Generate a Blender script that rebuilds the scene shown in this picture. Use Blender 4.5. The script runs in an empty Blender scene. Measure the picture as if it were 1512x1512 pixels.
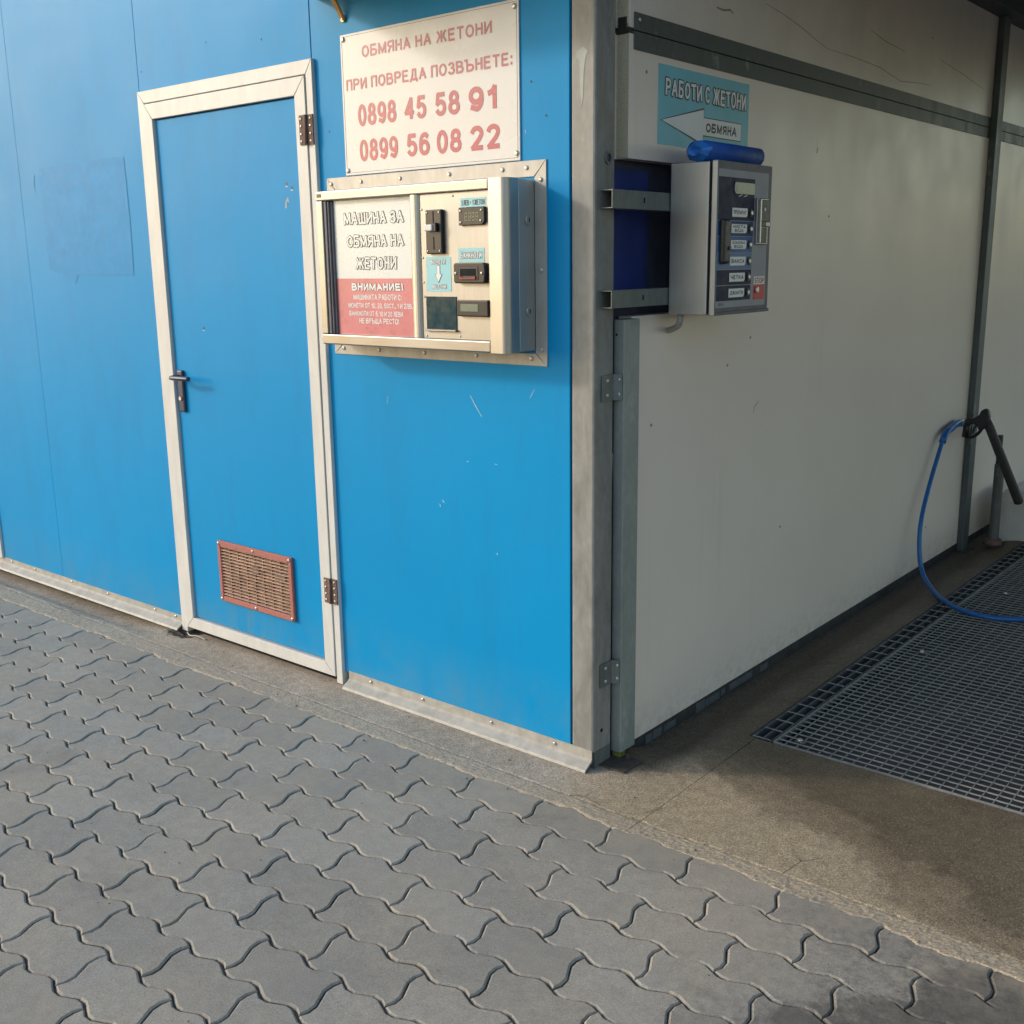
import bpy, bmesh, math, random
from mathutils import Vector, Matrix, noise
random.seed(7)
S = bpy.context.scene
COL = S.collection
rad = math.radians

# ---------------------------------------------------------------- camera, sky, sun, exposure
cd = bpy.data.cameras.new('camera'); cam = bpy.data.objects.new('camera', cd); COL.objects.link(cam)
cam.rotation_mode = 'QUATERNION'
cam.matrix_world = Matrix.Translation((1.7127, -2.3989, 1.45)) @ (
    Matrix.Rotation(0.69484405, 4, 'Z') @ Matrix.Rotation(1.34555938, 4, 'X') @ Matrix.Rotation(-0.01377842, 4, 'Z'))
cd.sensor_width = 36.0; cd.lens = 36.0 * 1603.26 / 1512; cd.clip_start = 0.05; cd.clip_end = 2000
S.camera = cam
SUN = Vector((-1.0, -0.65, 0.47)).normalized()          # towards the sun
elev = math.asin(SUN.z); azim = math.atan2(SUN.x, SUN.y)
w = bpy.data.worlds.new('World'); S.world = w; w.use_nodes = True
wn = w.node_tree.nodes; bg = wn['Background']
sky = wn.new('ShaderNodeTexSky'); sky.sky_type = 'NISHITA'; sky.sun_disc = False
sky.sun_elevation = elev; sky.sun_rotation = azim % (2 * math.pi)
sky.air_density = 1.3; sky.dust_density = 2.0; sky.ozone_density = 1.0; sky.altitude = 300
w.node_tree.links.new(sky.outputs[0], bg.inputs[0]); bg.inputs[1].default_value = 0.15
sl = bpy.data.lights.new('sun', 'SUN'); sl.energy = 1.0; sl.angle = rad(5.0); sl.color = (1.0, 0.93, 0.85)
so = bpy.data.objects.new('sun', sl); COL.objects.link(so); so.location = SUN * 20
so.rotation_euler = SUN.to_track_quat('Z', 'Y').to_euler()
S.view_settings.view_transform = 'Standard'; S.view_settings.look = 'None'
S.view_settings.gamma = 1.0; S.view_settings.use_curve_mapping = False
S.view_settings.exposure = 0.70

# ---------------------------------------------------------------- materials
def lin(r, g, b):
    f = lambda c: (c / 255 / 12.92) if c / 255 <= .04045 else ((c / 255 + .055) / 1.055) ** 2.4
    return (f(r), f(g), f(b), 1)

class MT:
    def __init__(s, name):
        s.m = bpy.data.materials.new(name); s.m.use_nodes = True
        s.t = s.m.node_tree; s.n = s.t.nodes; s.b = s.n['Principled BSDF']
        s.pos = s.n.new('ShaderNodeNewGeometry').outputs['Position']
    def L(s, a, b): s.t.links.new(a, b)
    def sp(s, v):
        for k, val in v.items(): s.b.inputs[k].default_value = val
    def coord(s, stretch=(1, 1, 1)):
        if stretch == (1, 1, 1): return s.pos
        m = s.n.new('ShaderNodeMapping'); m.inputs['Scale'].default_value = stretch
        s.L(s.pos, m.inputs['Vector']); return m.outputs[0]
    def noise(s, scale, detail=4, rough=.55, stretch=(1, 1, 1), dist=0):
        n = s.n.new('ShaderNodeTexNoise'); n.inputs['Scale'].default_value = scale
        n.inputs['Detail'].default_value = detail; n.inputs['Roughness'].default_value = rough
        n.inputs['Distortion'].default_value = dist
        s.L(s.coord(stretch), n.inputs['Vector']); return n.outputs['Fac']
    def voro(s, scale, feature='F1', stretch=(1, 1, 1), out='Distance'):
        n = s.n.new('ShaderNodeTexVoronoi'); n.feature = feature; n.inputs['Scale'].default_value = scale
        s.L(s.coord(stretch), n.inputs['Vector']); return n.outputs[out]
    def ramp(s, fac, *stops):
        r = s.n.new('ShaderNodeValToRGB'); e = r.color_ramp.elements
        while len(e) < len(stops): e.new(.5)
        for i, (p, c) in enumerate(stops):
            e[i].position = p; e[i].color = c if not isinstance(c, (int, float)) else (c, c, c, 1)
        s.L(fac, r.inputs[0]); return r.outputs[0]
    def mix(s, fac, a, b, mode='MIX'):
        m = s.n.new('ShaderNodeMix'); m.data_type = 'RGBA'; m.blend_type = mode
        for sock, v in ((m.inputs[0], fac), (m.inputs[6], a), (m.inputs[7], b)):
            if hasattr(v, 'links'): s.L(v, sock)
            else: sock.default_value = v
        return m.outputs[2]
    def math(s, op, a, b=0.0, clamp=False):
        m = s.n.new('ShaderNodeMath'); m.operation = op; m.use_clamp = clamp
        for sock, v in ((m.inputs[0], a), (m.inputs[1], b)):
            if hasattr(v, 'links'): s.L(v, sock)
            else: sock.default_value = v
        return m.outputs[0]
    def xyz(s):
        x = s.n.new('ShaderNodeSeparateXYZ'); s.L(s.pos, x.inputs[0]); return x.outputs
    def base(s, v):
        if hasattr(v, 'links'): s.L(v, s.b.inputs['Base Color'])
        else: s.b.inputs['Base Color'].default_value = v
    def rough(s, v):
        if hasattr(v, 'links'): s.L(v, s.b.inputs['Roughness'])
        else: s.b.inputs['Roughness'].default_value = v
    def bump(s, h, strength=.2, dist=.001):
        b = s.n.new('ShaderNodeBump'); b.inputs['Strength'].default_value = strength
        b.inputs['Distance'].default_value = dist; s.L(h, b.inputs['Height'])
        if s.b.inputs['Normal'].links: s.L(s.b.inputs['Normal'].links[0].from_socket, b.inputs['Normal'])
        s.L(b.outputs[0], s.b.inputs['Normal'])

def simple(name, col, rough=.5, metal=0., var=.12, scale=9, bump=0., bscale=150, spec=.5, stretch=(1, 1, 1)):
    m = MT(name); n = m.noise(scale, 5, .6, stretch)
    dark = tuple(c * (1 - var) for c in col[:3]) + (1,); lite = tuple(min(1, c * (1 + var)) for c in col[:3]) + (1,)
    m.base(m.ramp(n, (.3, dark), (.7, lite)))
    m.rough(m.ramp(m.noise(scale * 3, 3, .6, stretch), (.3, max(.02, rough - .07)), (.7, min(1, rough + .07))))
    m.sp({'Metallic': metal, 'Specular IOR Level': spec})
    if bump: m.bump(m.noise(bscale, 4, .6), bump)
    return m.m

def blue_paint():
    m = MT('blue_paint')
    c = m.ramp(m.noise(.9, 3, .5), (.35, (.0, .265, .58, 1)), (.65, (.0, .288, .625, 1)))
    grime = m.ramp(m.noise(7, 6, .7, (1, 1, .25)), (.48, 0), (.8, .5))
    c = m.mix(grime, c, (.01, .22, .48, 1))
    spk = m.ramp(m.noise(160, 2, .5), (.76, 0), (.80, .5))
    c = m.mix(spk, c, (.02, .10, .22, 1))
    z = m.xyz()[2]
    splash = m.math('MULTIPLY', m.ramp(z, (.03, .5), (.28, 0)), m.ramp(m.noise(5, 5, .7), (.35, 0), (.7, 1)))
    c = m.mix(splash, c, (.13, .26, .33, 1))
    x = m.xyz()[0]
    dr = m.math('MULTIPLY', m.math('MULTIPLY', m.ramp(z, (.08, .55), (.19, .35), (.195, 0)), m.math('MULTIPLY', m.math('GREATER_THAN', x, -1.76), m.math('LESS_THAN', x, -1.31))), m.ramp(m.noise(24, 4, .6, (1, 1, .10)), (.45, 0), (.65, 1)))
    c = m.mix(dr, c, (.10, .26, .36, 1))
    m.base(c); m.rough(m.ramp(m.noise(3, 5, .65), (.3, .42), (.7, .50)))
    m.sp({'Specular IOR Level': .15})
    m.bump(m.noise(1.7, 2, .5), .25, .02); m.bump(m.noise(260, 2, .5), .05, .0006)
    return m.m

def paver_mat():
    m = MT('paver_concrete')
    oi = m.n.new('ShaderNodeObjectInfo').outputs['Random']
    c = m.ramp(oi, (0, (.285, .262, .225, 1)), (.5, (.325, .298, .257, 1)), (1, (.37, .338, .290, 1)))
    big = m.noise(2.2, 4, .6); c = m.mix(m.ramp(big, (.40, 0), (.62, .6)), c, (.38, .325, .255, 1)); b3 = m.noise(1.3, 5, .65, (1, 1.4, 1)); c = m.mix(m.ramp(b3, (.50, 0), (.68, .4)), c, (.19, .19, .18, 1))
    grain = m.noise(330, 4, .85); c = m.mix(.75, c, m.ramp(grain, (.3, .45), (.5, 1.0), (.7, 1.5)), 'MULTIPLY')
    mid = m.noise(26, 5, .7); c = m.mix(.6, c, m.ramp(mid, (.25, .8), (.75, 1.2)), 'MULTIPLY')
    fl = m.voro(55, 'F1'); c = m.mix(m.ramp(fl, (.035, 1), (.06, 0)), c, (.34, .32, .28, 1))
    fl2 = m.voro(31, 'F1'); c = m.mix(m.ramp(fl2, (.03, .9), (.045, 0)), c, (.035, .033, .03, 1))
    x, y, z = m.xyz()
    d = m.math('ADD', x, m.math('MULTIPLY', m.noise(5, 5, .7), .9))
    st = m.math('MULTIPLY', m.ramp(d, (0.0, 0), (1.0, 1)), 1)      # damp corner by the wash bay
    mask = m.math('MULTIPLY', m.ramp(m.math('SUBTRACT', d, 1.08), (0, 0), (.45, .6)), m.ramp(m.noise(38, 6, .8), (.42, 0), (.62, 1)))
    c = m.mix(mask, c, (.06, .055, .05, 1))
    wd = m.math('ADD', m.math('ADD', m.math('MULTIPLY', x, 1.0), m.math('MULTIPLY', y, -.55)), m.math('MULTIPLY', m.noise(6, 6, .7), .5))
    c = m.mix(m.ramp(m.math('SUBTRACT', wd, 1.52), (.0, 0), (.06, .62), (.5, .7)), c, (.075, .07, .062, 1))
    sp2 = m.voro(88, 'F1'); c = m.mix(m.ramp(sp2, (.05, .55), (.10, 0)), c, (.12, .11, .095, 1))
    near = m.math('MULTIPLY', m.ramp(m.math('ADD', y, .42), (0, 0), (.19, .75)), m.ramp(m.noise(17, 6, .75), (.42, 0), (.66, 1)))
    c = m.mix(near, c, (.36, .31, .24, 1))
    sand = m.ramp(z, (-.0, 0), (.0, 0))
    low = m.math('MULTIPLY', m.math('LESS_THAN', z, -.0036), m.ramp(m.noise(60, 5, .7), (.4, 0), (.62, .8)))
    c = m.mix(low, c, (.13, .115, .095, 1))
    oil = m.ramp(m.noise(1.9, 5, .65, (1, 1.2, 1), .6), (.60, 0), (.74, .45)); c = m.mix(oil, c, (.12, .115, .105, 1))
    m.base(c); m.rough(.82); m.sp({'Specular IOR Level': .3})
    m.bump(grain, .35, .0012); m.bump(mid, .3, .003)
    return m.m

def concrete_mat():
    m = MT('floor_concrete')
    x, y, z = m.xyz()
    n1 = m.noise(3, 5, .6); n2 = m.noise(30, 5, .7); gr = m.noise(300, 3, .8)
    dry = m.ramp(n1, (.3, (.33, .27, .205, 1)), (.7, (.46, .39, .31, 1)))
    brown = m.ramp(n1, (.3, (.115, .086, .054, 1)), (.7, (.175, .137, .090, 1)))
    bay = m.math('ADD', m.math('MULTIPLY', x, 1.0), m.math('MULTIPLY', m.noise(2.6, 4, .6), .35))
    bay = m.ramp(m.math('SUBTRACT', bay, .15), (.0, 0), (.22, 1))
    wet = m.math('ADD', m.math('MULTIPLY', y, 2.4), m.math('SUBTRACT', x, .86))
    wet = m.math('ADD', wet, m.math('MULTIPLY', m.noise(3.1, 4, .6), 1.1))
    wet = m.math('SUBTRACT', wet, .42)
    wet = m.math('ADD', wet, m.math('MULTIPLY', m.math('SUBTRACT', m.noise(14, 6, .75), .5), .5))
    wetm = m.ramp(wet, (.0, 0), (.10, .55), (.30, .72), (.40, 1))
    c = m.mix(bay, dry, m.mix(wetm, (.37, .295, .20, 1), brown))
    wet_shade = m.math('MULTIPLY', m.ramp(x, (.0, 1), (.12, 1), (.20, 0)), m.ramp(y, (.03, 0), (.12, 1)))  # wet band along the bay wall, with the shade there painted into the colour
    c = m.mix(m.math('MULTIPLY', wet_shade, .85), c, (.075, .056, .038, 1))
    c = m.mix(.8, c, m.ramp(gr, (.25, .45), (.5, 1.0), (.75, 1.55)), 'MULTIPLY')
    c = m.mix(.75, c, m.ramp(n2, (.25, .62), (.75, 1.35)), 'MULTIPLY')
    co = m.noise(150, 3, .8); c = m.mix(.8, c, m.ramp(co, (.32, .50), (.5, 1), (.68, 1.6)), 'MULTIPLY')
    crk = m.voro(2.3, 'DISTANCE_TO_EDGE'); cm_ = m.math('MULTIPLY', m.ramp(crk, (.0, .8), (.006, 0)), m.ramp(m.noise(4, 4, .6), (.55, 0), (.6, 1))); c = m.mix(cm_, c, (.06, .05, .04, 1))
    v = m.voro(120); c = m.mix(m.math('MULTIPLY', m.ramp(v, (.12, .9), (.2, 0)), bay), c, (.42, .36, .27, 1))
    v2 = m.voro(95); c = m.mix(m.ramp(v2, (.08, .7), (.14, 0)), c, (.05, .04, .03, 1))
    # the rough mortar by the pavers is paler and coarser
    mort = m.ramp(m.math('ADD', y, m.math('MULTIPLY', m.noise(9, 4, .6), .05)), (-0.0, 0), (0.0, 0))
    lo = m.math('LESS_THAN', m.math('ADD', y, m.math('MULTIPLY', m.math('SUBTRACT', m.noise(22, 5, .7), .5), .06)), -.176)
    c = m.mix(m.math('MULTIPLY', lo, .65), c, m.ramp(m.noise(140, 4, .8), (.3, (.10, .08, .058, 1)), (.5, (.42, .35, .265, 1)), (.75, (.66, .58, .46, 1))))
    m.base(c)
    m.rough(m.mix(m.math('MULTIPLY', wetm, bay), (.85, .85, .85, 1), (.52, .52, .52, 1)))
    m.sp({'Specular IOR Level': .35})
    m.bump(gr, .5, .002); m.bump(n2, .4, .005)
    return m.m

def galv(name, a, b, rough=.5, metal=.55, warm=None):
    m = MT(name)
    n = m.noise(14, 6, .7, (1, 1, .35), .6); sp_ = m.ramp(m.voro(60, 'F1', (1, 1, .6), 'Distance'), (.2, .62), (.7, .38))
    c = m.ramp(n, (.3, a), (.7, b)); c = m.mix(.18, c, sp_, 'OVERLAY')
    st = m.noise(30, 4, .6, (1, 1, .06)); c = m.mix(m.ramp(st, (.58, 0), (.7, .35)), c, warm or a)
    st2 = m.noise(9, 6, .75, (1, 1, .5)); c = m.mix(m.ramp(st2, (.6, 0), (.66, .3)), c, (.5, .5, .47, 1))
    m.base(c); m.rough(m.ramp(n, (.3, rough - .08), (.7, rough + .12))); m.sp({'Metallic': metal})
    m.bump(n, .15, .002); return m.m

def brushed(name, col, rough=.3, horiz=True, along='x'):
    m = MT(name); st = {'x': (1, 60, 60), 'z': (60, 60, 1), 'y': (60, 1, 60)}[along]
    g = m.noise(9, 3, .6, st); blot = m.noise(4, 3, .5)
    c = m.ramp(g, (.3, tuple(v * .86 for v in col[:3]) + (1,)), (.7, col))
    c = m.mix(.5, c, m.ramp(blot, (.3, .82), (.7, 1.05)), 'MULTIPLY')
    m.base(c); m.rough(m.ramp(blot, (.3, rough - .05), (.7, rough + .1))); m.sp({'Metallic': 1.0})
    m.bump(g, .05, .0004); return m.m

def white_panel():
    m = MT('bay_panel_white')
    n = m.noise(1.3, 4, .6); c = m.ramp(n, (.3, (.77, .68, .61, 1)), (.7, (.82, .735, .665, 1)))
    g = m.noise(11, 6, .75, (1, 1, .5)); c = m.mix(m.ramp(g, (.60, 0), (.85, .16)), c, (.38, .34, .29, 1))
    z = m.xyz()[2]
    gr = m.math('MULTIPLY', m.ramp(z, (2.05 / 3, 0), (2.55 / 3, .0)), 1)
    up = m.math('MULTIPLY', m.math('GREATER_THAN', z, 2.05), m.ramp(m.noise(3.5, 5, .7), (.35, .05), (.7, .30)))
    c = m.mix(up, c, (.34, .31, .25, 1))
    v = m.noise(190, 2, .5); c = m.mix(m.ramp(v, (.75, 0), (.78, .6)), c, (.06, .05, .04, 1))
    run = m.math('MULTIPLY', m.ramp(m.noise(16, 4, .65, (1, 1, .05)), (.60, 0), (.76, .14)), m.ramp(m.noise(1.6, 3, .6), (.4, 0), (.6, 1))); c = m.mix(run, c, (.36, .33, .27, 1))
    mud = m.math('MULTIPLY', m.ramp(z, (.0, .5), (.14, 0)), m.ramp(m.noise(26, 6, .8), (.45, 0), (.7, 1))); c = m.mix(mud, c, (.24, .20, .15, 1))
    m.base(c); m.rough(m.ramp(m.noise(4, 4, .6), (.3, .30), (.7, .42))); m.sp({'Specular IOR Level': .5})
    m.bump(m.noise(2.2, 2, .5), .15, .01); return m.m

def foam_mat():
    m = MT('panel_foam'); v = m.noise(330, 4, .8)
    m.base(m.ramp(v, (.3, (.22, .15, .07, 1)), (.40, (.86, .74, .48, 1)), (.65, (.97, .90, .68, 1))))
    m.rough(.9); m.bump(v, .8, .004); return m.m

def rust_mat(name, a, b):
    m = MT(name); n = m.noise(60, 6, .75)
    m.base(m.ramp(n, (.3, a), (.7, b))); m.rough(.8); m.bump(n, .4, .001); return m.m

M = dict(
    blue=blue_paint(), paver=paver_mat(), conc=concrete_mat(), foam=foam_mat(), panel=white_panel(),
    post=galv('post_galvanised', (.19, .19, .182, 1), (.33, .33, .315, 1), .6, .3, (.40, .385, .34, 1)),
    galv=galv('galvanised_steel', (.13, .15, .15, 1), (.22, .245, .245, 1), .5, .5),
    strip=galv('strip_galvanised', (.075, .09, .095, 1), (.13, .15, .155, 1), .5, .4),
    tube=galv('tube_grey_paint', (.24, .27, .26, 1), (.32, .35, .335, 1), .5, .2),
    grate=galv('grate_galvanised', (.21, .21, .20, 1), (.35, .35, .33, 1), .7, .1),
    grate2=galv('edge_grate_steel', (.10, .105, .115, 1), (.19, .195, .20, 1), .6, .2),
    alu=simple('painted_trim', (.66, .645, .61, 1), .42, 0, .07, 22, .05, 200, .4, (1, 1, .3)),
    flash=simple('flashing_metal', (.40, .38, .34, 1), .6, .1, .18, 25, .15, 90),
    steel=brushed('brushed_steel_front', (.39, .38, .36, 1), .45, along='z'),
    steelh=brushed('brushed_steel_frame', (.38, .37, .355, 1), .40, along='x'),
    steelv=brushed('brushed_steel_upright', (.50, .485, .46, 1), .36, along='z'),
    steelb=brushed('brushed_steel_box', (.60, .58, .54, 1), .5, along='z'),
    flange=simple('flange_metal', (.41, .395, .37, 1), .45, .25, .12, 30, .1, 120, .5, (1, 1, .3)),
    screw=simple('screw_zinc', (.62, .60, .55, 1), .35, .8, .2, 200),
    sign=simple('sign_board', (.66, .65, .65, 1), .30, 0, .02, 3, 0, 100, .6),
    red=simple('faded_red_print', (.42, .055, .105, 1), .30, 0, .12, 6, 0, 100, .6),
    paper=simple('poster_white', (.72, .75, .74, 1), .3, 0, .03, 4, 0, 100, .6),
    pink=simple('poster_red', (.62, .20, .225, 1), .3, 0, .12, 9, 0, 100, .6),
    ink=simple('print_black', (.03, .03, .035, 1), .4, 0, .1), ltext=simple('print_white', (.78, .78, .78, 1), .4, 0, .03),
    cyan=simple('sticker_cyan', (.16, .50, .60, 1), .4, 0, .06, 6), cyan2=simple('sticker_pale_cyan', (.30, .62, .68, 1), .4, 0, .06, 6),
    black=simple('black_plastic', (.018, .018, .021, 1), .38, 0, .2, 40, .05, 300), dgrey=simple('dark_grey_plastic', (.05, .05, .055, 1), .4, 0, .15, 30),
    rubber=simple('grey_rubber', (.11, .11, .13, 1), .5, 0, .15, 30), dark=simple('dark_void', (.006, .006, .007, 1), .9),
    lcd=simple('lcd_glass', (.20, .24, .18, 1), .2, 0, .08, 60), lcdoff=simple('dark_tray_window', (.012, .05, .065, 1), .15, 0, .15, 12),
    redp=simple('red_plastic', (.35, .03, .035, 1), .25, 0, .1), terra=rust_mat('terracotta_paint', (.36, .125, .10, 1), (.45, .17, .135, 1)),
    slat=simple('vent_slat_brown', (.34, .20, .135, 1), .6, 0, .4, 30), rust=rust_mat('rusty_hinge', (.10, .055, .045, 1), (.22, .14, .11, 1)),
    navy=simple('control_navy', (.012, .018, .055, 1), .5, 0, .1, 10, 0, 100, .25), blu1=simple('control_blue', (.035, .075, .20, 1), .5, 0, .08, 10, 0, 100, .25),
    blu2=simple('control_light_blue', (.08, .15, .33, 1), .5, 0, .08, 10, 0, 100, .25), blu3=simple('control_pale_blue', (.15, .22, .38, 1), .5, 0, .08, 10, 0, 100, .25),
    fasc=simple('control_fascia', (.34, .34, .37, 1), .5, 0, .05, 10, 0, 100, .25), stopred=simple('stop_red', (.55, .03, .03, 1), .35, 0, .1, 10),
    roll=simple('roll_blue', (.01, .08, .37, 1), .6, 0, .15, 18, .05, 80), roll2=simple('roll_end_blue', (.03, .19, .62, 1), .4, 0, .15, 18),
    recess=simple('recess_navy_sheet', (.015, .035, .19, 1), .35, 0, .25, 7), recess2=simple('recess_grey_board', (.05, .06, .10, 1), .6, 0, .2, 8),
    hose=simple('hose_blue', (.012, .13, .42, 1), .35, 0, .12, 30), lance=simple('lance_sleeve', (.035, .032, .032, 1), .6, 0, .2, 25),
    polem=galv('pole_steel', (.10, .105, .105, 1), (.17, .175, .17, 1), .55, .4), curb=simple('white_curb_paint', (.62, .60, .55, 1), .5, 0, .12, 5, .1, 60),
    canopy=simple('canopy_navy', (.015, .035, .10, 1), .4, 0, .2, 6), brass=simple('bracket_brass', (.62, .36, .12, 1), .35, .7, .15, 30),
    roof=simple('roof_dark_sheet', (.085, .09, .092, 1), .6, 0, .3, 6), beam=galv('roof_beam_steel', (.05, .058, .062, 1), (.09, .10, .105, 1), .55, .4),
    handle=simple('handle_gunmetal', (.06, .065, .10, 1), .4, .3, .15, 30), sand=simple('joint_sand', (.10, .085, .068, 1), .95, 0, .5, 120, .8, 300),
    asph=simple('ground_asphalt', (.11, .105, .10, 1), .9, 0, .25, 3, .3, 200), scratch=simple('scratch_pale', (.35, .60, .74, 1), .5),
    scuff=simple('scuff_dark', (.26, .235, .20, 1), .6, 0, .4, 40), dent=simple('scratch_dark_blue', (.01, .07, .17, 1), .5), bare=simple('bare_patch_grey', (.42, .42, .40, 1), .6, 0, .2, 80),
    base=simple('wall_foot_dark', (.03, .03, .032, 1), .6, 0, .5, 18, .2, 60), bluechip=simple('foot_blue_grey', (.085, .10, .11, 1), .5, 0, .3, 40),
    moss=simple('moss', (.16, .15, .03, 1), .95, 0, .4, 120, .6, 200), plate=rust_mat('base_plate_dark', (.03, .027, .025, 1), (.09, .075, .06, 1)),
    residue=simple('paint_residue_blue', (.0, .250, .565, 1), .48, 0, .08, 12, .05, 60, .17), litter=simple('grit', (.12, .10, .08, 1), .9, 0, .5, 200),
    conduit=simple('conduit_grey', (.42, .42, .40, 1), .5), 
)

# ---------------------------------------------------------------- builders
WO = {}
def _link(o, parent, org):
    COL.objects.link(o)
    if parent is not None:
        o.parent = parent; o.location = org - WO[parent.name]
    else: o.location = org
    WO[o.name] = org.copy()
def root(name, loc, label, cat, group=None):
    o = bpy.data.objects.new(name, None); o.empty_display_size = .1
    _link(o, None, Vector(loc)); o['label'] = label; o['category'] = cat
    if group: o['group'] = group
    return o
def setp(o, label=None, cat=None, kind=None, group=None):
    if label: o['label'] = label
    if cat: o['category'] = cat
    if kind: o['kind'] = kind
    if group: o['group'] = group
    return o
def obj(name, bm, mat, parent=None, bevel=0, seg=2, smooth=False, label=None, recalc=True):
    if recalc: bmesh.ops.recalc_face_normals(bm, faces=bm.faces)
    if bevel:
        ed = [e for e in bm.edges if len(e.link_faces) == 2 and e.calc_face_angle(0) > .5]
        bmesh.ops.bevel(bm, geom=ed, offset=bevel, segments=seg, affect='EDGES', profile=.5)
    cs = [v.co for v in bm.verts]
    org = Vector([(min(c[i] for c in cs) + max(c[i] for c in cs)) / 2 for i in range(3)])
    for v in bm.verts: v.co -= org
    me = bpy.data.meshes.new(name); bm.to_mesh(me); bm.free(); me.materials.append(M[mat])
    if smooth:
        for p in me.polygons: p.use_smooth = True
    o = bpy.data.objects.new(name, me); _link(o, parent, org)
    if label: o['label'] = label
    return o
def B(*boxes):
    bm = bmesh.new()
    for (x0, x1, y0, y1, z0, z1) in boxes: box(bm, x0, x1, y0, y1, z0, z1)
    return bm
def box(bm, x0, x1, y0, y1, z0, z1):
    v = [bm.verts.new((x, y, z)) for x in (x0, x1) for y in (y0, y1) for z in (z0, z1)]
    for f in ((0, 1, 3, 2), (4, 6, 7, 5), (0, 4, 5, 1), (2, 3, 7, 6), (0, 2, 6, 4), (1, 5, 7, 3)):
        bm.faces.new([v[i] for i in f])
def prism(bm, pts, axis, a, b):
    f = {'z': lambda p, t: (p[0], p[1], t), 'y': lambda p, t: (p[0], t, p[1]), 'x': lambda p, t: (t, p[0], p[1])}[axis]
    A = [bm.verts.new(f(p, a)) for p in pts]; C = [bm.verts.new(f(p, b)) for p in pts]; n = len(pts)
    bm.faces.new(A); bm.faces.new(C[::-1])
    for i in range(n): bm.faces.new([A[i], A[(i + 1) % n], C[(i + 1) % n], C[i]])
    return bm
def P(pts, axis, a, b): return prism(bmesh.new(), pts, axis, a, b)
def tube(bm, pts, r, n=10, caps=True, radii=None):
    pts = [Vector(p) for p in pts]; rings = []
    up = Vector((0, 0, 1))
    for i, p in enumerate(pts):
        t = (pts[min(i + 1, len(pts) - 1)] - pts[max(i - 1, 0)]).normalized()
        if abs(t.dot(up)) > .95: up = Vector((1, .1, 0))
        u = t.cross(up).normalized(); v = t.cross(u).normalized(); up = v.cross(t) if abs(v.cross(t).dot(t)) < .9 else up
        up = u.cross(t) if u.cross(t).length > .1 else up
        rr = radii[i] if radii else r
        rings.append([bm.verts.new(p + (u * math.cos(a) + v * math.sin(a)) * rr) for a in [2 * math.pi * k / n for k in range(n)]])
    for A, C in zip(rings, rings[1:]):
        # choose rotation offset with least twist
        k0 = min(range(n), key=lambda k: (A[0].co - C[k].co).length)
        for k in range(n): bm.faces.new([A[k], A[(k + 1) % n], C[(k + 1 + k0) % n], C[(k + k0) % n]])
    if caps: bm.faces.new(rings[0]); bm.faces.new(rings[-1][::-1])
    return bm
def T(pts, r, n=10, radii=None): return tube(bmesh.new(), pts, r, n, True, radii)
def spline(pts, k=6):
    out = []; P_ = [Vector(p) for p in pts]
    for i in range(len(P_) - 1):
        a, b, c, d = P_[max(i - 1, 0)], P_[i], P_[i + 1], P_[min(i + 2, len(P_) - 1)]
        for j in range(k):
            t = j / k
            out.append(.5 * ((2 * b) + (-a + c) * t + (2 * a - 5 * b + 4 * c - d) * t * t + (-a + 3 * b - 3 * c + d) * t ** 3))
    return out + [P_[-1]]

# screws (one mesh, shared)
def screw_mesh():
    bm = bmesh.new(); n = 10; rings = []
    for r, h in ((1, 0), (.92, .35), (.55, .6), (.34, .62), (.30, .45)):
        rings.append([bm.verts.new((r * math.cos(2 * math.pi * k / n), r * math.sin(2 * math.pi * k / n), h)) for k in range(n)])
    for A, C in zip(rings, rings[1:]):
        for k in range(n): bm.faces.new([A[k], A[(k + 1) % n], C[(k + 1) % n], C[k]])
    bm.faces.new(rings[-1]); me = bpy.data.meshes.new('screw'); bm.to_mesh(me); bm.free()
    me.materials.append(M['screw']); return me
SM = screw_mesh()
def screw(parent, x, y, z, face='F', r=.0055):
    o = bpy.data.objects.new('screw', SM); _link(o, parent, Vector((x, y, z)))
    o.rotation_euler = {'F': (rad(90), 0, 0), 'S': (0, rad(90), 0), 'U': (0, 0, 0)}[face]; o.scale = (r, r, r); return o

# mitred frame of four pieces lying in the XZ plane
def frame(parent, name, mat, x0, x1, z0, z1, wl, wr, wt, wb, yf, yb, g=.0006, bevel=.0012):
    I = (x0 + wl, x1 - wr, z0 + wb, z1 - wt)
    quads = [[(x0, z0), (x0, z1), (I[0], I[3]), (I[0], I[2])], [(x1, z0), (I[1], I[2]), (I[1], I[3]), (x1, z1)],
             [(x0, z1), (x1, z1), (I[1], I[3]), (I[0], I[3])]]
    if wb: quads.append([(x0, z0), (I[0], I[2]), (I[1], I[2]), (x1, z0)])
    out = []
    for q in quads:
        c = (sum(p[0] for p in q) / 4, sum(p[1] for p in q) / 4)
        q = [(p[0] + (g if p[0] < c[0] else -g), p[1] + (g if p[1] < c[1] else -g)) for p in q]
        out.append(obj(name, P(q, 'y', yf, yb), mat, parent, bevel, 1))
    return out

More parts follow.
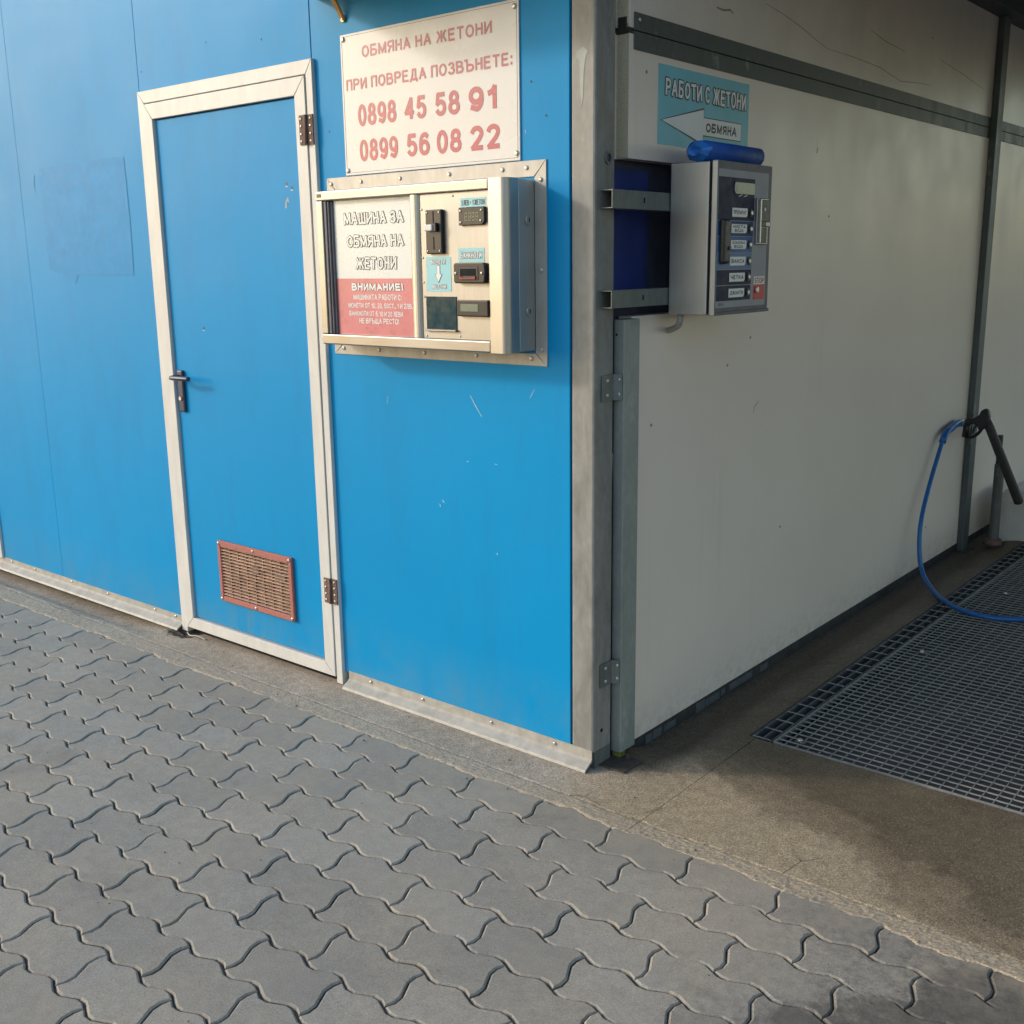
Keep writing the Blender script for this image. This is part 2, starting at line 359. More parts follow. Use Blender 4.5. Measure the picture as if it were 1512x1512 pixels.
# text: letters drawn as broad pen strokes, laid flat on a plane
def el(cx, cy, rx, ry, a0, a1, n=12): return [(cx + rx * math.cos(rad(a0 + (a1 - a0) * k / n)), cy + ry * math.sin(rad(a0 + (a1 - a0) * k / n))) for k in range(n + 1)]
_bowlP = [(0, 1), (.32, 1)] + el(.32, .74, .26, .26, 90, -90, 8) + [(0, .48)]
_bowlB = [(0, .54), (.34, .54)] + el(.34, .27, .27, .27, 90, -90, 8) + [(0, 0)]
GL = {
 'А': [[(0, 0), (.32, 1), (.64, 0)], [(.12, .33), (.52, .33)]], 'Б': [[(.52, 1), (0, 1), (0, 0)], _bowlB[:]],
 'В': [[(0, 0), (0, 1)], [(0, 1), (.30, 1)] + el(.30, .77, .24, .23, 90, -90, 8) + [(0, .54)], _bowlB[:]],
 'Д': [[(.10, .04), (.22, .5), (.24, 1), (.56, 1), (.56, .04)], [(0, -.16), (0, .04), (.70, .04), (.70, -.16)]],
 'Е': [[(.52, 1), (0, 1), (0, 0), (.54, 0)], [(0, .52), (.46, .52)]], 'E': [[(.52, 1), (0, 1), (0, 0), (.54, 0)], [(0, .52), (.46, .52)]],
 'Ж': [[(.45, 0), (.45, 1)], [(.02, 1), (.16, .82), (.25, .58), (.42, .52)], [(.0, 0), (.22, .44), (.42, .52)], [(.88, 1), (.74, .82), (.65, .58), (.48, .52)], [(.90, 0), (.68, .44), (.48, .52)]],
 'З': [[(.03, .86)] + el(.26, .77, .23, .23, 150, -90, 10), el(.26, .27, .27, .27, 90, -155, 12)], 'И': [[(0, 1), (0, 0), (.56, 1), (.56, 0)]],
 'К': [[(0, 0), (0, 1)], [(.52, 1), (.30, .60), (.04, .50)], [(.55, 0), (.28, .46), (.04, .50)]], 'Л': [[(0, .0), (.12, .1), (.20, .5), (.20, 1), (.56, 1), (.56, 0)]],
 'М': [[(0, 0), (0, 1), (.36, .08), (.72, 1), (.72, 0)]], 'Н': [[(0, 0), (0, 1)], [(.54, 0), (.54, 1)], [(0, .52), (.54, .52)]],
 'О': [el(.33, .5, .33, .5, 90, 450, 22)], 'O': [el(.33, .5, .33, .5, 90, 450, 22)], '0': [el(.24, .5, .24, .5, 90, 450, 22)],
 'П': [[(0, 0), (0, 1), (.54, 1), (.54, 0)]], 'Р': [[(0, 0), (0, 1)], _bowlP[:]], 'P': [[(0, 0), (0, 1)], _bowlP[:]],
 'С': [el(.33, .5, .33, .5, 42, 318, 18)], 'Т': [[(0, 1), (.58, 1)], [(.29, 1), (.29, 0)]], 'T': [[(0, 1), (.58, 1)], [(.29, 1), (.29, 0)]],
 'У': [[(0, 1), (.28, .38)], [(.56, 1), (.2, .06), (.04, 0)]], 'Ч': [[(0, 1), (0, .58), (.1, .42), (.50, .45)], [(.50, 1), (.50, 0)]],
 'Ш': [[(0, 1), (0, 0), (.78, 0), (.78, 1)], [(.39, 0), (.39, 1)]], 'Щ': [[(0, 1), (0, 0), (.86, 0), (.86, -.18)], [(.36, 0), (.36, 1)], [(.72, 0), (.72, 1)]],
 'Ъ': [[(-.08, 1), (.14, 1), (.14, 0)], [(.14 + x, y) for x, y in _bowlB]], 'Я': [[(.56, 0), (.56, 1)], [(.56 - x, y) for x, y in _bowlP], [(.28, .48), (0, 0)]],
 '1': [[(0, .72), (.14, .80), (.24, 1), (.24, 0)]], '2': [el(.25, .73, .24, .27, 165, -20, 10) + [(.36, .42), (.02, 0), (.50, 0)]],
 '3': [el(.24, .76, .22, .24, 150, -90, 10), el(.24, .26, .25, .26, 90, -155, 12)], '4': [[(.38, 0), (.38, 1), (0, .28)], [(0, .28), (.52, .28)]],
 '5': [[(.44, 1), (.09, 1), (.03, .52)] + el(.24, .32, .24, .31, 125, -150, 14)], '6': [el(.25, .31, .24, .31, 90, 450, 16), [(.44, .88)] + el(.28, .55, .27, .45, 75, 180, 8) + [(.01, .35)]],
 '8': [el(.25, .76, .20, .24, 90, 450, 16), el(.25, .27, .25, .27, 90, 450, 18)], '9': [el(.24, .68, .24, .32, 90, 450, 16), [(.05, .12)] + el(.20, .45, .28, .45, -75, 0, 8) + [(.48, .65)]],
 'S': [el(.25, .76, .22, .24, 30, 270, 12)[:-1] + el(.25, .26, .24, .26, 90, -150, 12)], 'Z': [[(0, 1), (.5, 1), (0, 0), (.52, 0)]], 'V': [[(0, 1), (.28, 0), (.56, 1)]],
 '!': [[(.03, 1), (.03, .30)], [(.03, .12), (.03, 0)]], ':': [[(.03, .72), (.03, .58)], [(.03, .14), (.03, 0)]], '.': [[(.03, .12), (.03, 0)]], ',': [[(.05, .06), (.0, -.12)]], '=': [[(0, .36), (.4, .36)], [(0, .64), (.4, .64)]],
}
def split_sharp(strokes):
    out = []
    for st0 in strokes:
        st = [p for i, p in enumerate(st0) if i == 0 or math.dist(p, st0[i - 1]) > 1e-4]
        cur = [st[0]]
        for i in range(1, len(st)):
            cur.append(st[i])
            if i < len(st) - 1:
                t1 = (Vector(st[i]) - Vector(st[i - 1])).normalized(); t2 = (Vector(st[i + 1]) - Vector(st[i])).normalized()
                if t1.dot(t2) < .35: out.append(cur); cur = [st[i]]
        out.append(cur)
    return out
def text(parent, s, face, a0, a1, b0, b1, d, mat, off=0.0, extra=0.0, jit=0.0, gap=.10, name='lettering', seed=1, pen=None):
    rnd = random.Random(seed + len(s)); x = 0; items = []
    pw = (pen if pen else .15) + off * 2
    g_ = pw + gap
    for ch in s.upper():
        if ch == ' ': x += .26 + gap; continue
        w_ = max(p[0] for st in GL[ch] for p in st)
        items.append((ch, x + pw / 2, w_, rnd.uniform(-1, 1), rnd.uniform(-1, 1), rnd.uniform(-1, 1))); x += w_ + g_
    W_ = x - gap; sx = (a1 - a0) / W_; H_ = b1 - b0
    inset_ = pw * H_ * .5                                  # pen is round in the picture of the letter, squeezed with it
    bm = bmesh.new(); lay = 0; sg = -1 if face == 'F' else 1
    pz = pw * H_ / 2 * .92; px_ = pw * sx / 2; e_ = extra * H_ * 1.6
    for ch, ox, w_, j1, j2, j3 in items:
        ang = j1 * jit * .10; ca, sa = math.cos(ang), math.sin(ang)
        for st in split_sharp(GL[ch]):
            pts = []
            for (u, v) in st:
                if jit: u = w_ / 2 + (u - w_ / 2) * (1 + j3 * jit * .10); v = .5 + (v - .5) * (1 + j2 * jit * .08); du, dv = u - w_ / 2, v - .5; u, v = w_ / 2 + du * ca - dv * sa, .5 + du * sa + dv * ca + j2 * jit * .03
                pts.append(Vector((a0 + (ox + u) * sx, b0 + pz + v * (H_ - 2 * pz))))
            r_ = (px_ + pz) / 2 * .98 + e_; r_ = min(r_, px_ * 1.25 + e_)
            closed = (pts[0] - pts[-1]).length < 1e-6
            if closed: pts = pts[:-1]
            n = len(pts)
            rows = []; cap = .8 if (jit or extra) else .55
            for i in range(n):
                a = pts[i - 1] if (i or closed) else pts[i]; c = pts[(i + 1) % n] if (i < n - 1 or closed) else pts[i]; b = pts[i]
                t1 = (b - a).normalized() if (b - a).length > 1e-9 else (c - b).normalized(); t2 = (c - b).normalized() if (c - b).length > 1e-9 else t1
                t = (t1 + t2); t = t.normalized() if t.length > .2 else t1
                k = min(2.2, 1 / max(.35, t.dot(t1))); q = Vector((-t.y, t.x)) * r_ * k
                p = b
                if not closed and i == 0: p = b - t2 * r_ * cap
                if not closed and i == n - 1: p = b + t1 * r_ * cap
                rows.append((p + q, p - q))
            dd = d + sg * .000012 * (lay % 12); lay += 1
            V_ = [[bm.verts.new((q.x, dd, q.y) if face == 'F' else (dd, q.x, q.y)) for q in r] for r in rows]
            for i in range(n if closed else n - 1):
                A, C = V_[i], V_[(i + 1) % n]; bm.faces.new([A[0], C[0], C[1], A[1]])
    return obj(name, bm, mat, parent, recalc=False)
def outlined(parent, s, face, a0, a1, b0, b1, d, fill='ltext', line='ink', off=.02, ex=.035, jit=1., gap=.14):
    dn = -1 if face == 'F' else 1
    text(parent, s, face, a0, a1, b0, b1, d, line, off, ex, jit, gap, 'lettering_outline')
    text(parent, s, face, a0, a1, b0, b1, d + dn * .0006, fill, off, 0, jit, gap)
def poly(parent, name, pts, face, d, mat, th=.0006):
    return obj(name, P(pts, 'y' if face == 'F' else 'x', d, d + (-th if face == 'F' else th)), mat, parent)
def ribbon(parent, name, pts, face, d, w_, mat):
    bm = bmesh.new(); n = len(pts); L_ = []; R_ = []
    for i, p in enumerate(pts):
        a = Vector(pts[max(i - 1, 0)]); b = Vector(pts[min(i + 1, n - 1)]); t = (b - a).normalized()
        k = w_ * (.35 + .65 * math.sin(math.pi * (i + .5) / n)); q = Vector((-t.y, t.x)) * k / 2
        for lst, s_ in ((L_, 1), (R_, -1)):
            u = Vector(p) + q * s_; lst.append(bm.verts.new((u.x, d, u.y) if face == 'F' else (d, u.x, u.y)))
    for i in range(n - 1): bm.faces.new([L_[i], L_[i + 1], R_[i + 1], R_[i]])
    return obj(name, bm, mat, parent)

# ---------------------------------------------------------------- ground
def sm(a, b, t):
    t = max(0., min(1., (t - a) / (b - a))); return t * t * (3 - 2 * t)
g = obj('ground', B((-150, 150, -150, 150, -.16, -.12)), 'asph'); setp(g, 'wide flat grey ground around the paved forecourt', kind='structure')

def floor_z(x, y):
    n = noise.noise(Vector((x * 5, y * 5, 0))); n2 = noise.noise(Vector((x * 38, y * 38, 3))); n3 = noise.noise(Vector((x * 110, y * 110, 8)))
    z = .0012 * n
    z -= .032 * sm(.24, .06, x) * sm(.15, .3, y) * (1 if x > -.1 else 0)
    z -= .034 * sm(-1.95, -2.5, x) * sm(-.15, -.08, y)
    z -= .02 * max(0, 1 - ((x + 2.02) / .09) ** 2) * sm(-.08, -.02, y) if abs(x + 2.02) < .09 else 0
    edge = -.168 + .006 * noise.noise(Vector((x * 9, 2, 5)))
    if y < edge:
        z += .0012 * n2 + .0020 * n3 + .001
        z -= .006 * math.exp(-((y - edge) / .004) ** 2)
        rag = -.236 + .009 * (x if x < 0 else 0) + .018 * noise.noise(Vector((x * 6, 7, 1))) + .010 * noise.noise(Vector((x * 33, 1, 1)))
        z -= .03 * sm(rag + .004, rag - .012, y)
    return z
def hfield(xs, ys, drop=.1):
    bm = bmesh.new(); R = [[bm.verts.new((x, y, floor_z(x, y))) for y in ys] for x in xs]
    for i in range(len(xs) - 1):
        for j in range(len(ys) - 1): bm.faces.new([R[i][j], R[i + 1][j], R[i + 1][j + 1], R[i][j + 1]])
    return bm
def rng(a, b, st): n = max(1, round((b - a) / st)); return [a + (b - a) * i / n for i in range(n + 1)]
bm = hfield(rng(-8, -3.6, .1)[:-1] + rng(-3.6, .282, .008), rng(-.285, -.16, .0045) + rng(-.15, .12, .015)[1:])
ap = obj('concrete_apron', bm, 'conc', smooth=True, recalc=False); setp(ap, 'beige concrete apron strip along the foot of the blue kiosk', kind='structure')
bm = hfield(rng(.2838, 2.6, .008) + rng(2.7, 8.2, .1), rng(-.285, -.16, .005) + rng(-.14, .485, .025))
box(bm, 1.345, 8.2, .4852, 3.5, -.12, -.001); box(bm, .258, 8.2, 3.502, 7, -.12, -.001); 
bf = obj('bay_floor', bm, 'conc', recalc=False); setp(bf, 'brown damp exposed-aggregate floor of the wash bay', kind='structure')
bm = hfield(rng(-.06, .256, .012), rng(.121, 3.6, .03) + rng(3.7, 7, .3))
R2 = hfield(rng(.2561, .282, .008), rng(.1205, .49, .02)); m_ = bpy.data.meshes.new('tmp'); R2.to_mesh(m_); bm.from_mesh(m_); R2.free(); bpy.data.meshes.remove(m_)
bs = obj('wall_side_floor', bm, 'conc', smooth=True, recalc=False); setp(bs, 'wet dark concrete strip between bay wall and grate', kind='structure')
bm = B((.2, .2575, .4, 3.55, -.5, -.012), (1.3455, 1.40, .4, 3.55, -.5, -.13), (.2576, 1.3454, .4, .484, -.5, -.03), (.2576, 1.3454, 3.503, 3.6, -.5, -.13), (.2, 1.4, .4, 3.6, -.55, -.5))
pt = obj('drain_pit', bm, 'dark'); setp(pt, 'dark drain pit beneath the steel floor grate', kind='structure')

# pavement of wavy pavers
PX, PY = .2380, .1262
def wave(u): return -.0105 * math.sin(2 * math.pi * u)
def paver_outline(gapx=.0018, k=6):
    pts = []
    for i in range(2 * k): u = i / k; pts.append((u * PX / 2, 0 + wave(u), 'a'))
    for i in range(k): t = i / k; pts.append((PX + .008 * t - .0105 * math.sin(2 * math.pi * t), -PY * t + (0), 'h'))
    for i in range(2 * k): u = 2 - i / k; pts.append((u * PX / 2 + .008, -PY + wave(u), 'b'))
    for i in range(k): t = 1 - i / k; pts.append((.008 * t - .0105 * math.sin(2 * math.pi * t), -PY * t, 'g'))
    return [Vector((p[0], p[1])) for p in pts]
def inset(pts, d):
    n = len(pts); out = []
    for i in range(n):
        a, b = pts[i - 1], pts[(i + 1) % n]; t = (b - a).normalized(); out.append(pts[i] + Vector((t.y, -t.x)) * d)
    return out
OUT = paver_outline()
cxy = Vector((PX / 2 + .004, -PY / 2))
L0 = [p - cxy for p in inset(OUT, .0016)]; L1 = [p - cxy for p in inset(OUT, .0060)]
def paver_into(bm, cx, cy, z=0., ang=0.):
    ca, sa = math.cos(ang), math.sin(ang)
    def ring(L_, zz): return [bm.verts.new((cx + p.x * ca - p.y * sa, cy + p.x * sa + p.y * ca, zz + z)) for p in L_]
    a = ring(L1, 0); b = ring(L0, -.0034); c = ring(L0, -.016); n = len(a)
    bm.faces.new(a[::-1])
    for i in range(n):
        j = (i + 1) % n; bm.faces.new([a[i], a[j], b[j], b[i]]); bm.faces.new([b[i], b[j], c[j], c[i]])
ROT = .0085
def grid_pos(r, i):
    x = .261 + .003 * r + (PX / 2 if r % 2 else 0) - PX * i - PX / 2 - .006; y = -.2275 - PY * r - PY / 2
    return (x * math.cos(ROT) - y * math.sin(ROT), x * math.sin(ROT) * 1.0 + y * math.cos(ROT))
bm = B((-8, 8.2, -7, -.15, -.055, -.0078))
pv = obj('pavement', bm, 'sand'); setp(pv, 'forecourt pavement of grey wavy interlocking pavers', kind='structure')
meshes = []
for k in range(4):
    bm = bmesh.new(); paver_into(bm, 0, 0)
    rnd = random.Random(k)
    for v in bm.verts:
        if v.co.z < -.001: q = noise.noise(Vector((v.co.x * 40 + k * 9, v.co.y * 40, k))); q2 = noise.noise(Vector((v.co.x * 160, v.co.y * 160, k + 5))) * .0010; v.co.x += q * .0014 + q2; v.co.y += q * .0013 - q2; v.co.z += min(0, q2) * .8
    bmesh.ops.recalc_face_normals(bm, faces=bm.faces)
    me = bpy.data.meshes.new('paver'); bm.to_mesh(me); bm.free(); me.materials.append(M['paver']); meshes.append(me)
restbm = bmesh.new(); cnt = 0
C0 = Vector((1.7127, -2.3989))
for r in range(30):
    for i in range(-18, 26):
        x, y = grid_pos(r, i)
        if x > 5.4 or x < -6 or y < -4: continue
        near = (y > -1.86 and -3.42 < x < 1.62 and (y > -.62 or x < 1.0) and (y > -1.2 or x < .55) and (y > -1.0 - .5 * (x + 3.4)))
        dz = random.uniform(-.0016, .0014)
        if near and cnt < 300:
            o = bpy.data.objects.new('paver', random.choice(meshes)); _link(o, pv, Vector((x, y, dz)))
            o.rotation_euler = (random.uniform(-.008, .008), random.uniform(-.006, .006), ROT + random.uniform(-.009, .009)); cnt += 1
        else: paver_into(restbm, x, y, dz, ROT)
ro = obj('paver', restbm, 'paver', pv); ro['kind'] = 'stuff'
bm = bmesh.new()
for k in range(170):
    x = random.uniform(-3, 1.6); y = random.uniform(-1.6, -.03); s_ = random.uniform(.0012, .0045) * (1.4 if y > -.3 else .8)
    z = .003 if y < -.23 else .002
    c = Vector((x, y, z)); vs = [bm.verts.new(c + Vector((random.uniform(.6, 1) * s_ * a, random.uniform(.6, 1) * s_ * b, d_ * s_ * .6))) for a, b, d_ in ((1, 0, 0), (0, 1, 0), (-1, 0, 0), (0, -1, 0), (0, 0, 1))]
    for q in ((0, 1, 4), (1, 2, 4), (2, 3, 4), (3, 0, 4)): bm.faces.new([vs[j] for j in q])
for k in range(120):
    x = random.gauss(-2.02, .035); y = random.gauss(-.035, .016); s_ = random.uniform(.002, .006); c = Vector((x, y, floor_z(x, y) + .002))
    vs = [bm.verts.new(c + Vector((s_ * a, s_ * b, d_ * s_ * .7))) for a, b, d_ in ((1, 0, 0), (0, 1, 0), (-1, 0, 0), (0, -1, 0), (0, 0, 1))]
    for q in ((0, 1, 4), (1, 2, 4), (2, 3, 4), (3, 0, 4)): bm.faces.new([vs[j] for j in q])
o = obj('grit', bm, 'litter'); setp(o, 'loose grit scattered on the pavers and concrete', 'grit', 'stuff')

# ---------------------------------------------------------------- kiosk
K = root('kiosk', (-2, .5, 0), 'blue metal-clad kiosk with pale door frame, left of the steel corner post', 'building')
for (x0, x1, z0, z1) in ((-6, -4.0015, .052, 3.0), (-3.9985, -3.0092, .052, 3.0), (-3.0086, -2.0465, .052, 3.0), (-2.0450, -1.0785, 2.083, 3.0), (-1.0755, -.073, .052, 3.0)):
    obj('wall_panel', B((x0, x1, -.001, .05, z0, z1)), 'blue', K, .0012, 1)
obj('wall_core', B((-6, -2.045, .051, .09, .02, 2.98), (-2.045, -1.065, .075, .09, .02, 2.98), (-1.065, -.073, .051, .09, .02, 2.98)), 'dark', K)
obj('wall', B((-6, -.06, 4.5, 4.6, 0, 3.0), (-6.05, -6.001, 0, 4.6, 0, 3.0)), 'blue', K)
obj('roof', B((-6.1, -.06, .1, 4.6, 3.001, 3.06)), 'roof', K)
# jamb (outer door frame)
frame(K, 'door_jamb', 'alu', -2.043, -1.064, .004, 2.081, .040, .032, .044, 0, -.014, .02)
# edge trim at far left, beginning of another opening
obj('edge_trim', B((-3.66, -3.583, -.012, .0, .053, 2.081)), 'alu', K, .001, 1)
# skirting flashings
def skirt(x0, x1, zz):
    prof = [(-.0025, .058), (-.0025, .030 + zz), (-.010, .024 + zz), (-.034, .010 + zz), (-.038, .002 + zz), (-.036, .000 + zz), (-.031, .006 + zz), (-.008, .018 + zz), (.0, .022 + zz), (.0, .058)]
    return obj('skirting_flashing', P(prof, 'x', x0, x1), 'flash', K)
skirt(-1.043, .006, .0); skirt(-6, -2.046, .004)
for x in (-.93, -.68, -.38, -.13): screw(K, x, -.004, .044, 'F', .0055)
for x in (-3.5, -3.27, -2.93, -2.62, -2.25, -2.1): screw(K, x, -.004, .047, 'F', .005)
# panel rivets
for x, z in ((-1.32, 2.17), (-2.02, 2.15), (-1.01, 1.86), (-1.04, 1.45), (-.20, 1.92), (-.15, 1.83), (-1.62, 2.2)):
    obj('rivet_hole', T([(x, -.0012, z), (x, -.0025, z)], .0032, 8), 'dent', K)
# door
D = obj('door', B((-1.948, -1.152, -.006, .03, .078, 1.974)), 'blue', K, .0008, 1, label='blue door leaf with terracotta vent grille near its foot')
frame(D, 'door_stile', 'alu', -2.001, -1.098, .027, 2.034, .049, .053, .056, .047, -.018, .025)
frame(K, 'threshold', 'dark', -2.0, -1.1, .0, .026, .01, .01, .006, .006, .012, .03)
for zc, xc in ((1.871, -1.098), (.345, -1.081 - .0)):
    xc = -1.0975
    h = obj('hinge', B((xc - .031, xc - .003, -.022, -.0185, zc - .045, zc + .045), (xc + .003, xc + .031, -.019, -.0145, zc - .045, zc + .045)), 'rust', D)
    obj('hinge_pin', T([(xc, -.022, zc - .045), (xc, -.022, zc + .045)], .005, 8), 'rust', D, smooth=True)
    for dx in (-.022, .020):
        for dz in (-.034, -.012, .012, .034): screw(D, xc + dx, -.0222 if dx < 0 else -.0192, zc + dz, 'F', .0042)
# handle
obj('lock_plate', B((-1.928, -1.893, -.019, -.0062, .910, 1.071)), 'handle', D, .006, 3)
obj('lock_cylinder', T([(-1.911, -.0192, .963), (-1.911, -.024, .963)], .008, 10), 'screw', D)
obj('door_handle', T(spline([(-1.911, -.019, 1.045), (-1.911, -.052, 1.045), (-1.893, -.061, 1.045), (-1.84, -.060, 1.046), (-1.795, -.056, 1.046)], 4), .0085, 8), 'handle', D, smooth=True)
# vent grille
frame(D, 'vent_frame', 'terra', -1.752, -1.308, .186, .429, .021, .021, .024, .022, -.019, -.0062, .0002, .003)
obj('vent_back', B((-1.73, -1.33, -.0074, -.0063, .21, .405)), 'dark', D)
bm = bmesh.new(); nsl = 16
for k in range(nsl):
    z = .2135 + k * (.190 / (nsl - 1)); prism(bm, [(-.0165, z), (-.0155, z + .0035), (-.009, z + .0062), (-.008, z + .004), (-.009, z + .0025)], 'x', -1.7305, -1.3295)
o = obj('vent_slat', bm, 'slat', D); o['kind'] = 'stuff'
for k in range(1, 8): obj('vent_rib', B((-1.731 + k * .0503, -1.7285 + k * .0503, -.0152, -.0075, .209, .405)), 'slat', D)
for k, (x, z, w_, h_) in enumerate(((-1.541, .33, .036, .034), (-1.41, .332, .06, .02))):
    obj('rust_patch', B((x, x + w_, -.0158, -.0150, z, z + h_)), 'rust', D)
for x in (-1.741, -1.53, -1.319):
    for z in (.418, .197):
        if not (x == -1.319 and z < 0): screw(D, x, -.0192, z, 'F', .0058)
obj('sealant_strip', T(spline([(-1.985, -.030, .010), (-1.95, -.040, .006), (-1.90, -.034, .011), (-1.86, -.030, .004)], 4), .0026, 6), 'flash', K, smooth=True)
# scratches, dents and residue
obj('scratch', P([(-1.238, 1.652), (-1.228, 1.668), (-1.222, 1.672), (-1.219, 1.655), (-1.224, 1.655), (-1.228, 1.662), (-1.232, 1.637), (-1.24, 1.637)], 'y', -.0066, -.0062), 'bare', D)
for x, z in ((-1.226, 1.713), (-1.748, 1.231), (-1.2, 1.70)):
    obj('dent', T([(x, -.0062, z), (x, -.0068, z)], .006, 10), 'dent', D)
    ribbon(D, 'dent', [(x - .006, z - .008), (x, z - .006), (x + .006, z - .009)], 'F', -.0069, .004, 'scratch')
for pts, w_ in (([(-.440, 1.069), (-.421, 1.041), (-.396, 1.009)], .003), ([(-.196, 1.102), (-.205, 1.088), (-.213, 1.076)], .002),
                ([(-.578, .722), (-.574, .712)], .004), ([(-.566, .735), (-.558, .728)], .004), ([(-.46, .868), (-.452, .868)], .003), ([(-.35, .872), (-.338, .871)], .002),
                ([(-.346, .60), (-.344, .594)], .004), ([(-.79, 1.045), (-.797, 1.02)], .0015), ([(-.25, 1.79), (-.247, 1.775)], .002), ([(-.22, 1.80), (-.218, 1.79)], .002)):
    ribbon(K, 'scratch', pts, 'F', -.0022, w_, 'scratch')
q = [(-2.838, 1.858), (-2.5, 1.866), (-2.19, 1.862), (-2.186, 1.64), (-2.192, 1.43), (-2.20, 1.424), (-2.45, 1.428), (-2.60, 1.432), (-2.625, 1.395), (-2.72, 1.425), (-2.835, 1.45), (-2.842, 1.62)]
poly(K, 'glue_residue', q, 'F', -.0012, 'residue', .0007)
for pts in ([(-2.84, 1.858), (-2.5, 1.868), (-2.19, 1.863)], [(-2.188, 1.86), (-2.184, 1.6), (-2.19, 1.427)], [(-2.19, 1.426), (-2.45, 1.426), (-2.61, 1.43)], [(-2.62, 1.43), (-2.63, 1.392), (-2.72, 1.424)], [(-2.88, 1.84), (-2.895, 1.80), (-2.885, 1.775)],
            [(-2.53, 1.70), (-2.528, 1.6), (-2.53, 1.5)], [(-2.78, 1.83), (-2.6, 1.838), (-2.4, 1.835), (-2.3, 1.828)]):
    ribbon(K, 'glue_mark', pts, 'F', -.0022, .006, 'residue')

# ---------------------------------------------------------------- corner post and little gate post
CP = root('corner_post', (-.03, .04, 0), 'weathered galvanised steel corner post between blue kiosk and white bay wall', 'post')
prof = [(-.068, .086), (-.068, .006), (-.066, .001), (-.061, -.001), (.003, -.001), (.008, .001), (.010, .006), (.010, .086), (.006, .086), (.006, .004), (-.064, .004), (-.064, .086)]
obj('post_shaft', P(prof, 'z', .052, 2.66), 'post', CP, .0008, 1)
obj('post_shoe', P([(x * 1.0 + (.0015 if x > 0 else -.0), y + .001 if y < .05 else y) for x, y in [(-.06, .086), (-.06, .007), (.0085, .007), (.0085, .086)]], 'z', -.01, .0515), 'galv', CP)
bm = bmesh.new(); n = 18
for k in range(n):
    a, b = 2 * math.pi * k / n, 2 * math.pi * (k + 1) / n
    P0 = lambda r, x, t: bm.verts.new((x, .054 + r * math.cos(t), 1.715 + r * 1.05 * math.sin(t)))
    bm.faces.new([P0(.016, .0102, a), P0(.016, .0102, b), P0(.015, .0155, b), P0(.015, .0155, a)]); bm.faces.new([P0(.015, .0155, a), P0(.015, .0155, b), P0(.0105, .0155, b), P0(.0105, .0155, a)])
obj('ring_bush', bm, 'galv', CP); obj('bush_hole', T([(.0101, .054, 1.715), (.0112, .054, 1.715)], .0108, 16), 'recess2', CP)
obj('bolt_hole', T([(.0101, .04, .11), (.0112, .04, .11)], .006, 10), 'dark', CP)
# runs of old white paint
poly(CP, 'paint_smear', [(-.050, 1.975), (-.03, 1.985), (-.012, 1.972), (-.02, 1.962), (-.026, 1.93), (-.028, 1.87), (-.033, 1.84), (-.038, 1.88), (-.039, 1.955), (-.052, 1.962)], 'F', -.0012, 'tube', .0005)

GP = root('gate_post', (.02, .135, 0), 'short pale grey square tube hinged beside the corner post under the control box', 'post')
obj('tube_shaft', B((.002, .037, .1, .178, .022, 1.296)), 'tube', GP, .0022, 2)
obj('foot', B((.004, .035, .103, .13, .003, .021)), 'moss', GP, .004, 2)
obj('base_plate', B((-.005, .098, .028, .128, .0015, .0065)), 'plate', GP, .001, 1)
obj('foot_bolt', T([(.055, .112, .0066), (.055, .112, .024)], .007, 6), 'plate', GP)
obj('bolt_hole', T([(.012, .0998, 1.255), (.012, .0990, 1.255)], .0035, 10), 'dark', GP)
for zc in (1.113, .280):
    pl = obj('hinge_plate', P([(.0115, .028), (.0145, .028), (.0150, .083), (.034, .0945), (.034, .0975), (.0115, .088)], 'z', zc - .036, zc + .036), 'galv', GP, .0006, 1)
    for dz in (-.020, .020): screw(GP, .0150, .052, zc + dz, 'S', .0062); screw(GP, .026, .0925, zc + dz, 'F', .0062)

# ---------------------------------------------------------------- bay wall
BW = root('wash_bay_wall', (-.02, 2, 0), 'long off-white sandwich panel wall of the wash bay with grey metal strips', 'wall')
XB = -.046
def wpanel(y0, y1, z0, z1): return obj('wall_panel', B((XB + .003, 0, y0, y1, z0, z1)), 'panel', BW, .0015, 1)
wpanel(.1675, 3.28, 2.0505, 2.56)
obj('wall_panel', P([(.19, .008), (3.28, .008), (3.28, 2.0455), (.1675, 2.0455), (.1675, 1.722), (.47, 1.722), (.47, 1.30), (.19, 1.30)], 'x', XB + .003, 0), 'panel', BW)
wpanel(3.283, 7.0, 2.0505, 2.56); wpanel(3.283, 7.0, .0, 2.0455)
obj('foam_core', B((XB + .006, -.003, .1655, .1674, 1.726, 2.036), (XB + .006, -.003, .1655, .1674, 2.062, 2.56)), 'foam', BW)
obj('sheet_edge', B((XB + .003, XB + .0055, .160, .1674, 1.722, 2.04), (-.0025, 0, .1645, .1674, 1.722, 2.04), (XB + .003, XB + .0055, .162, .1674, 2.055, 2.56)), 'panel', BW)
obj('broken_joint', B((XB + .003, .0005, .163, .19, 2.037, 2.052), (XB + .012, -.008, .163, .168, 2.0521, 2.078)), 'plate', BW)
obj('recess_sheet', B((-.052, -.047, .0878, .34, 1.36, 1.70)), 'recess', BW); obj('recess_board', B((-.060, -.0525, .088, .55, 1.29, 1.73)), 'recess2', BW)
obj('recess_edge', B((-.046, .0, .375, .380, 1.302, 1.72)), 'recess2', BW) if False else None
obj('recess_lip', B((-.044, .0012, .088, .40, 1.7215 - .0045, 1.7212)), 'panel', BW) if False else None
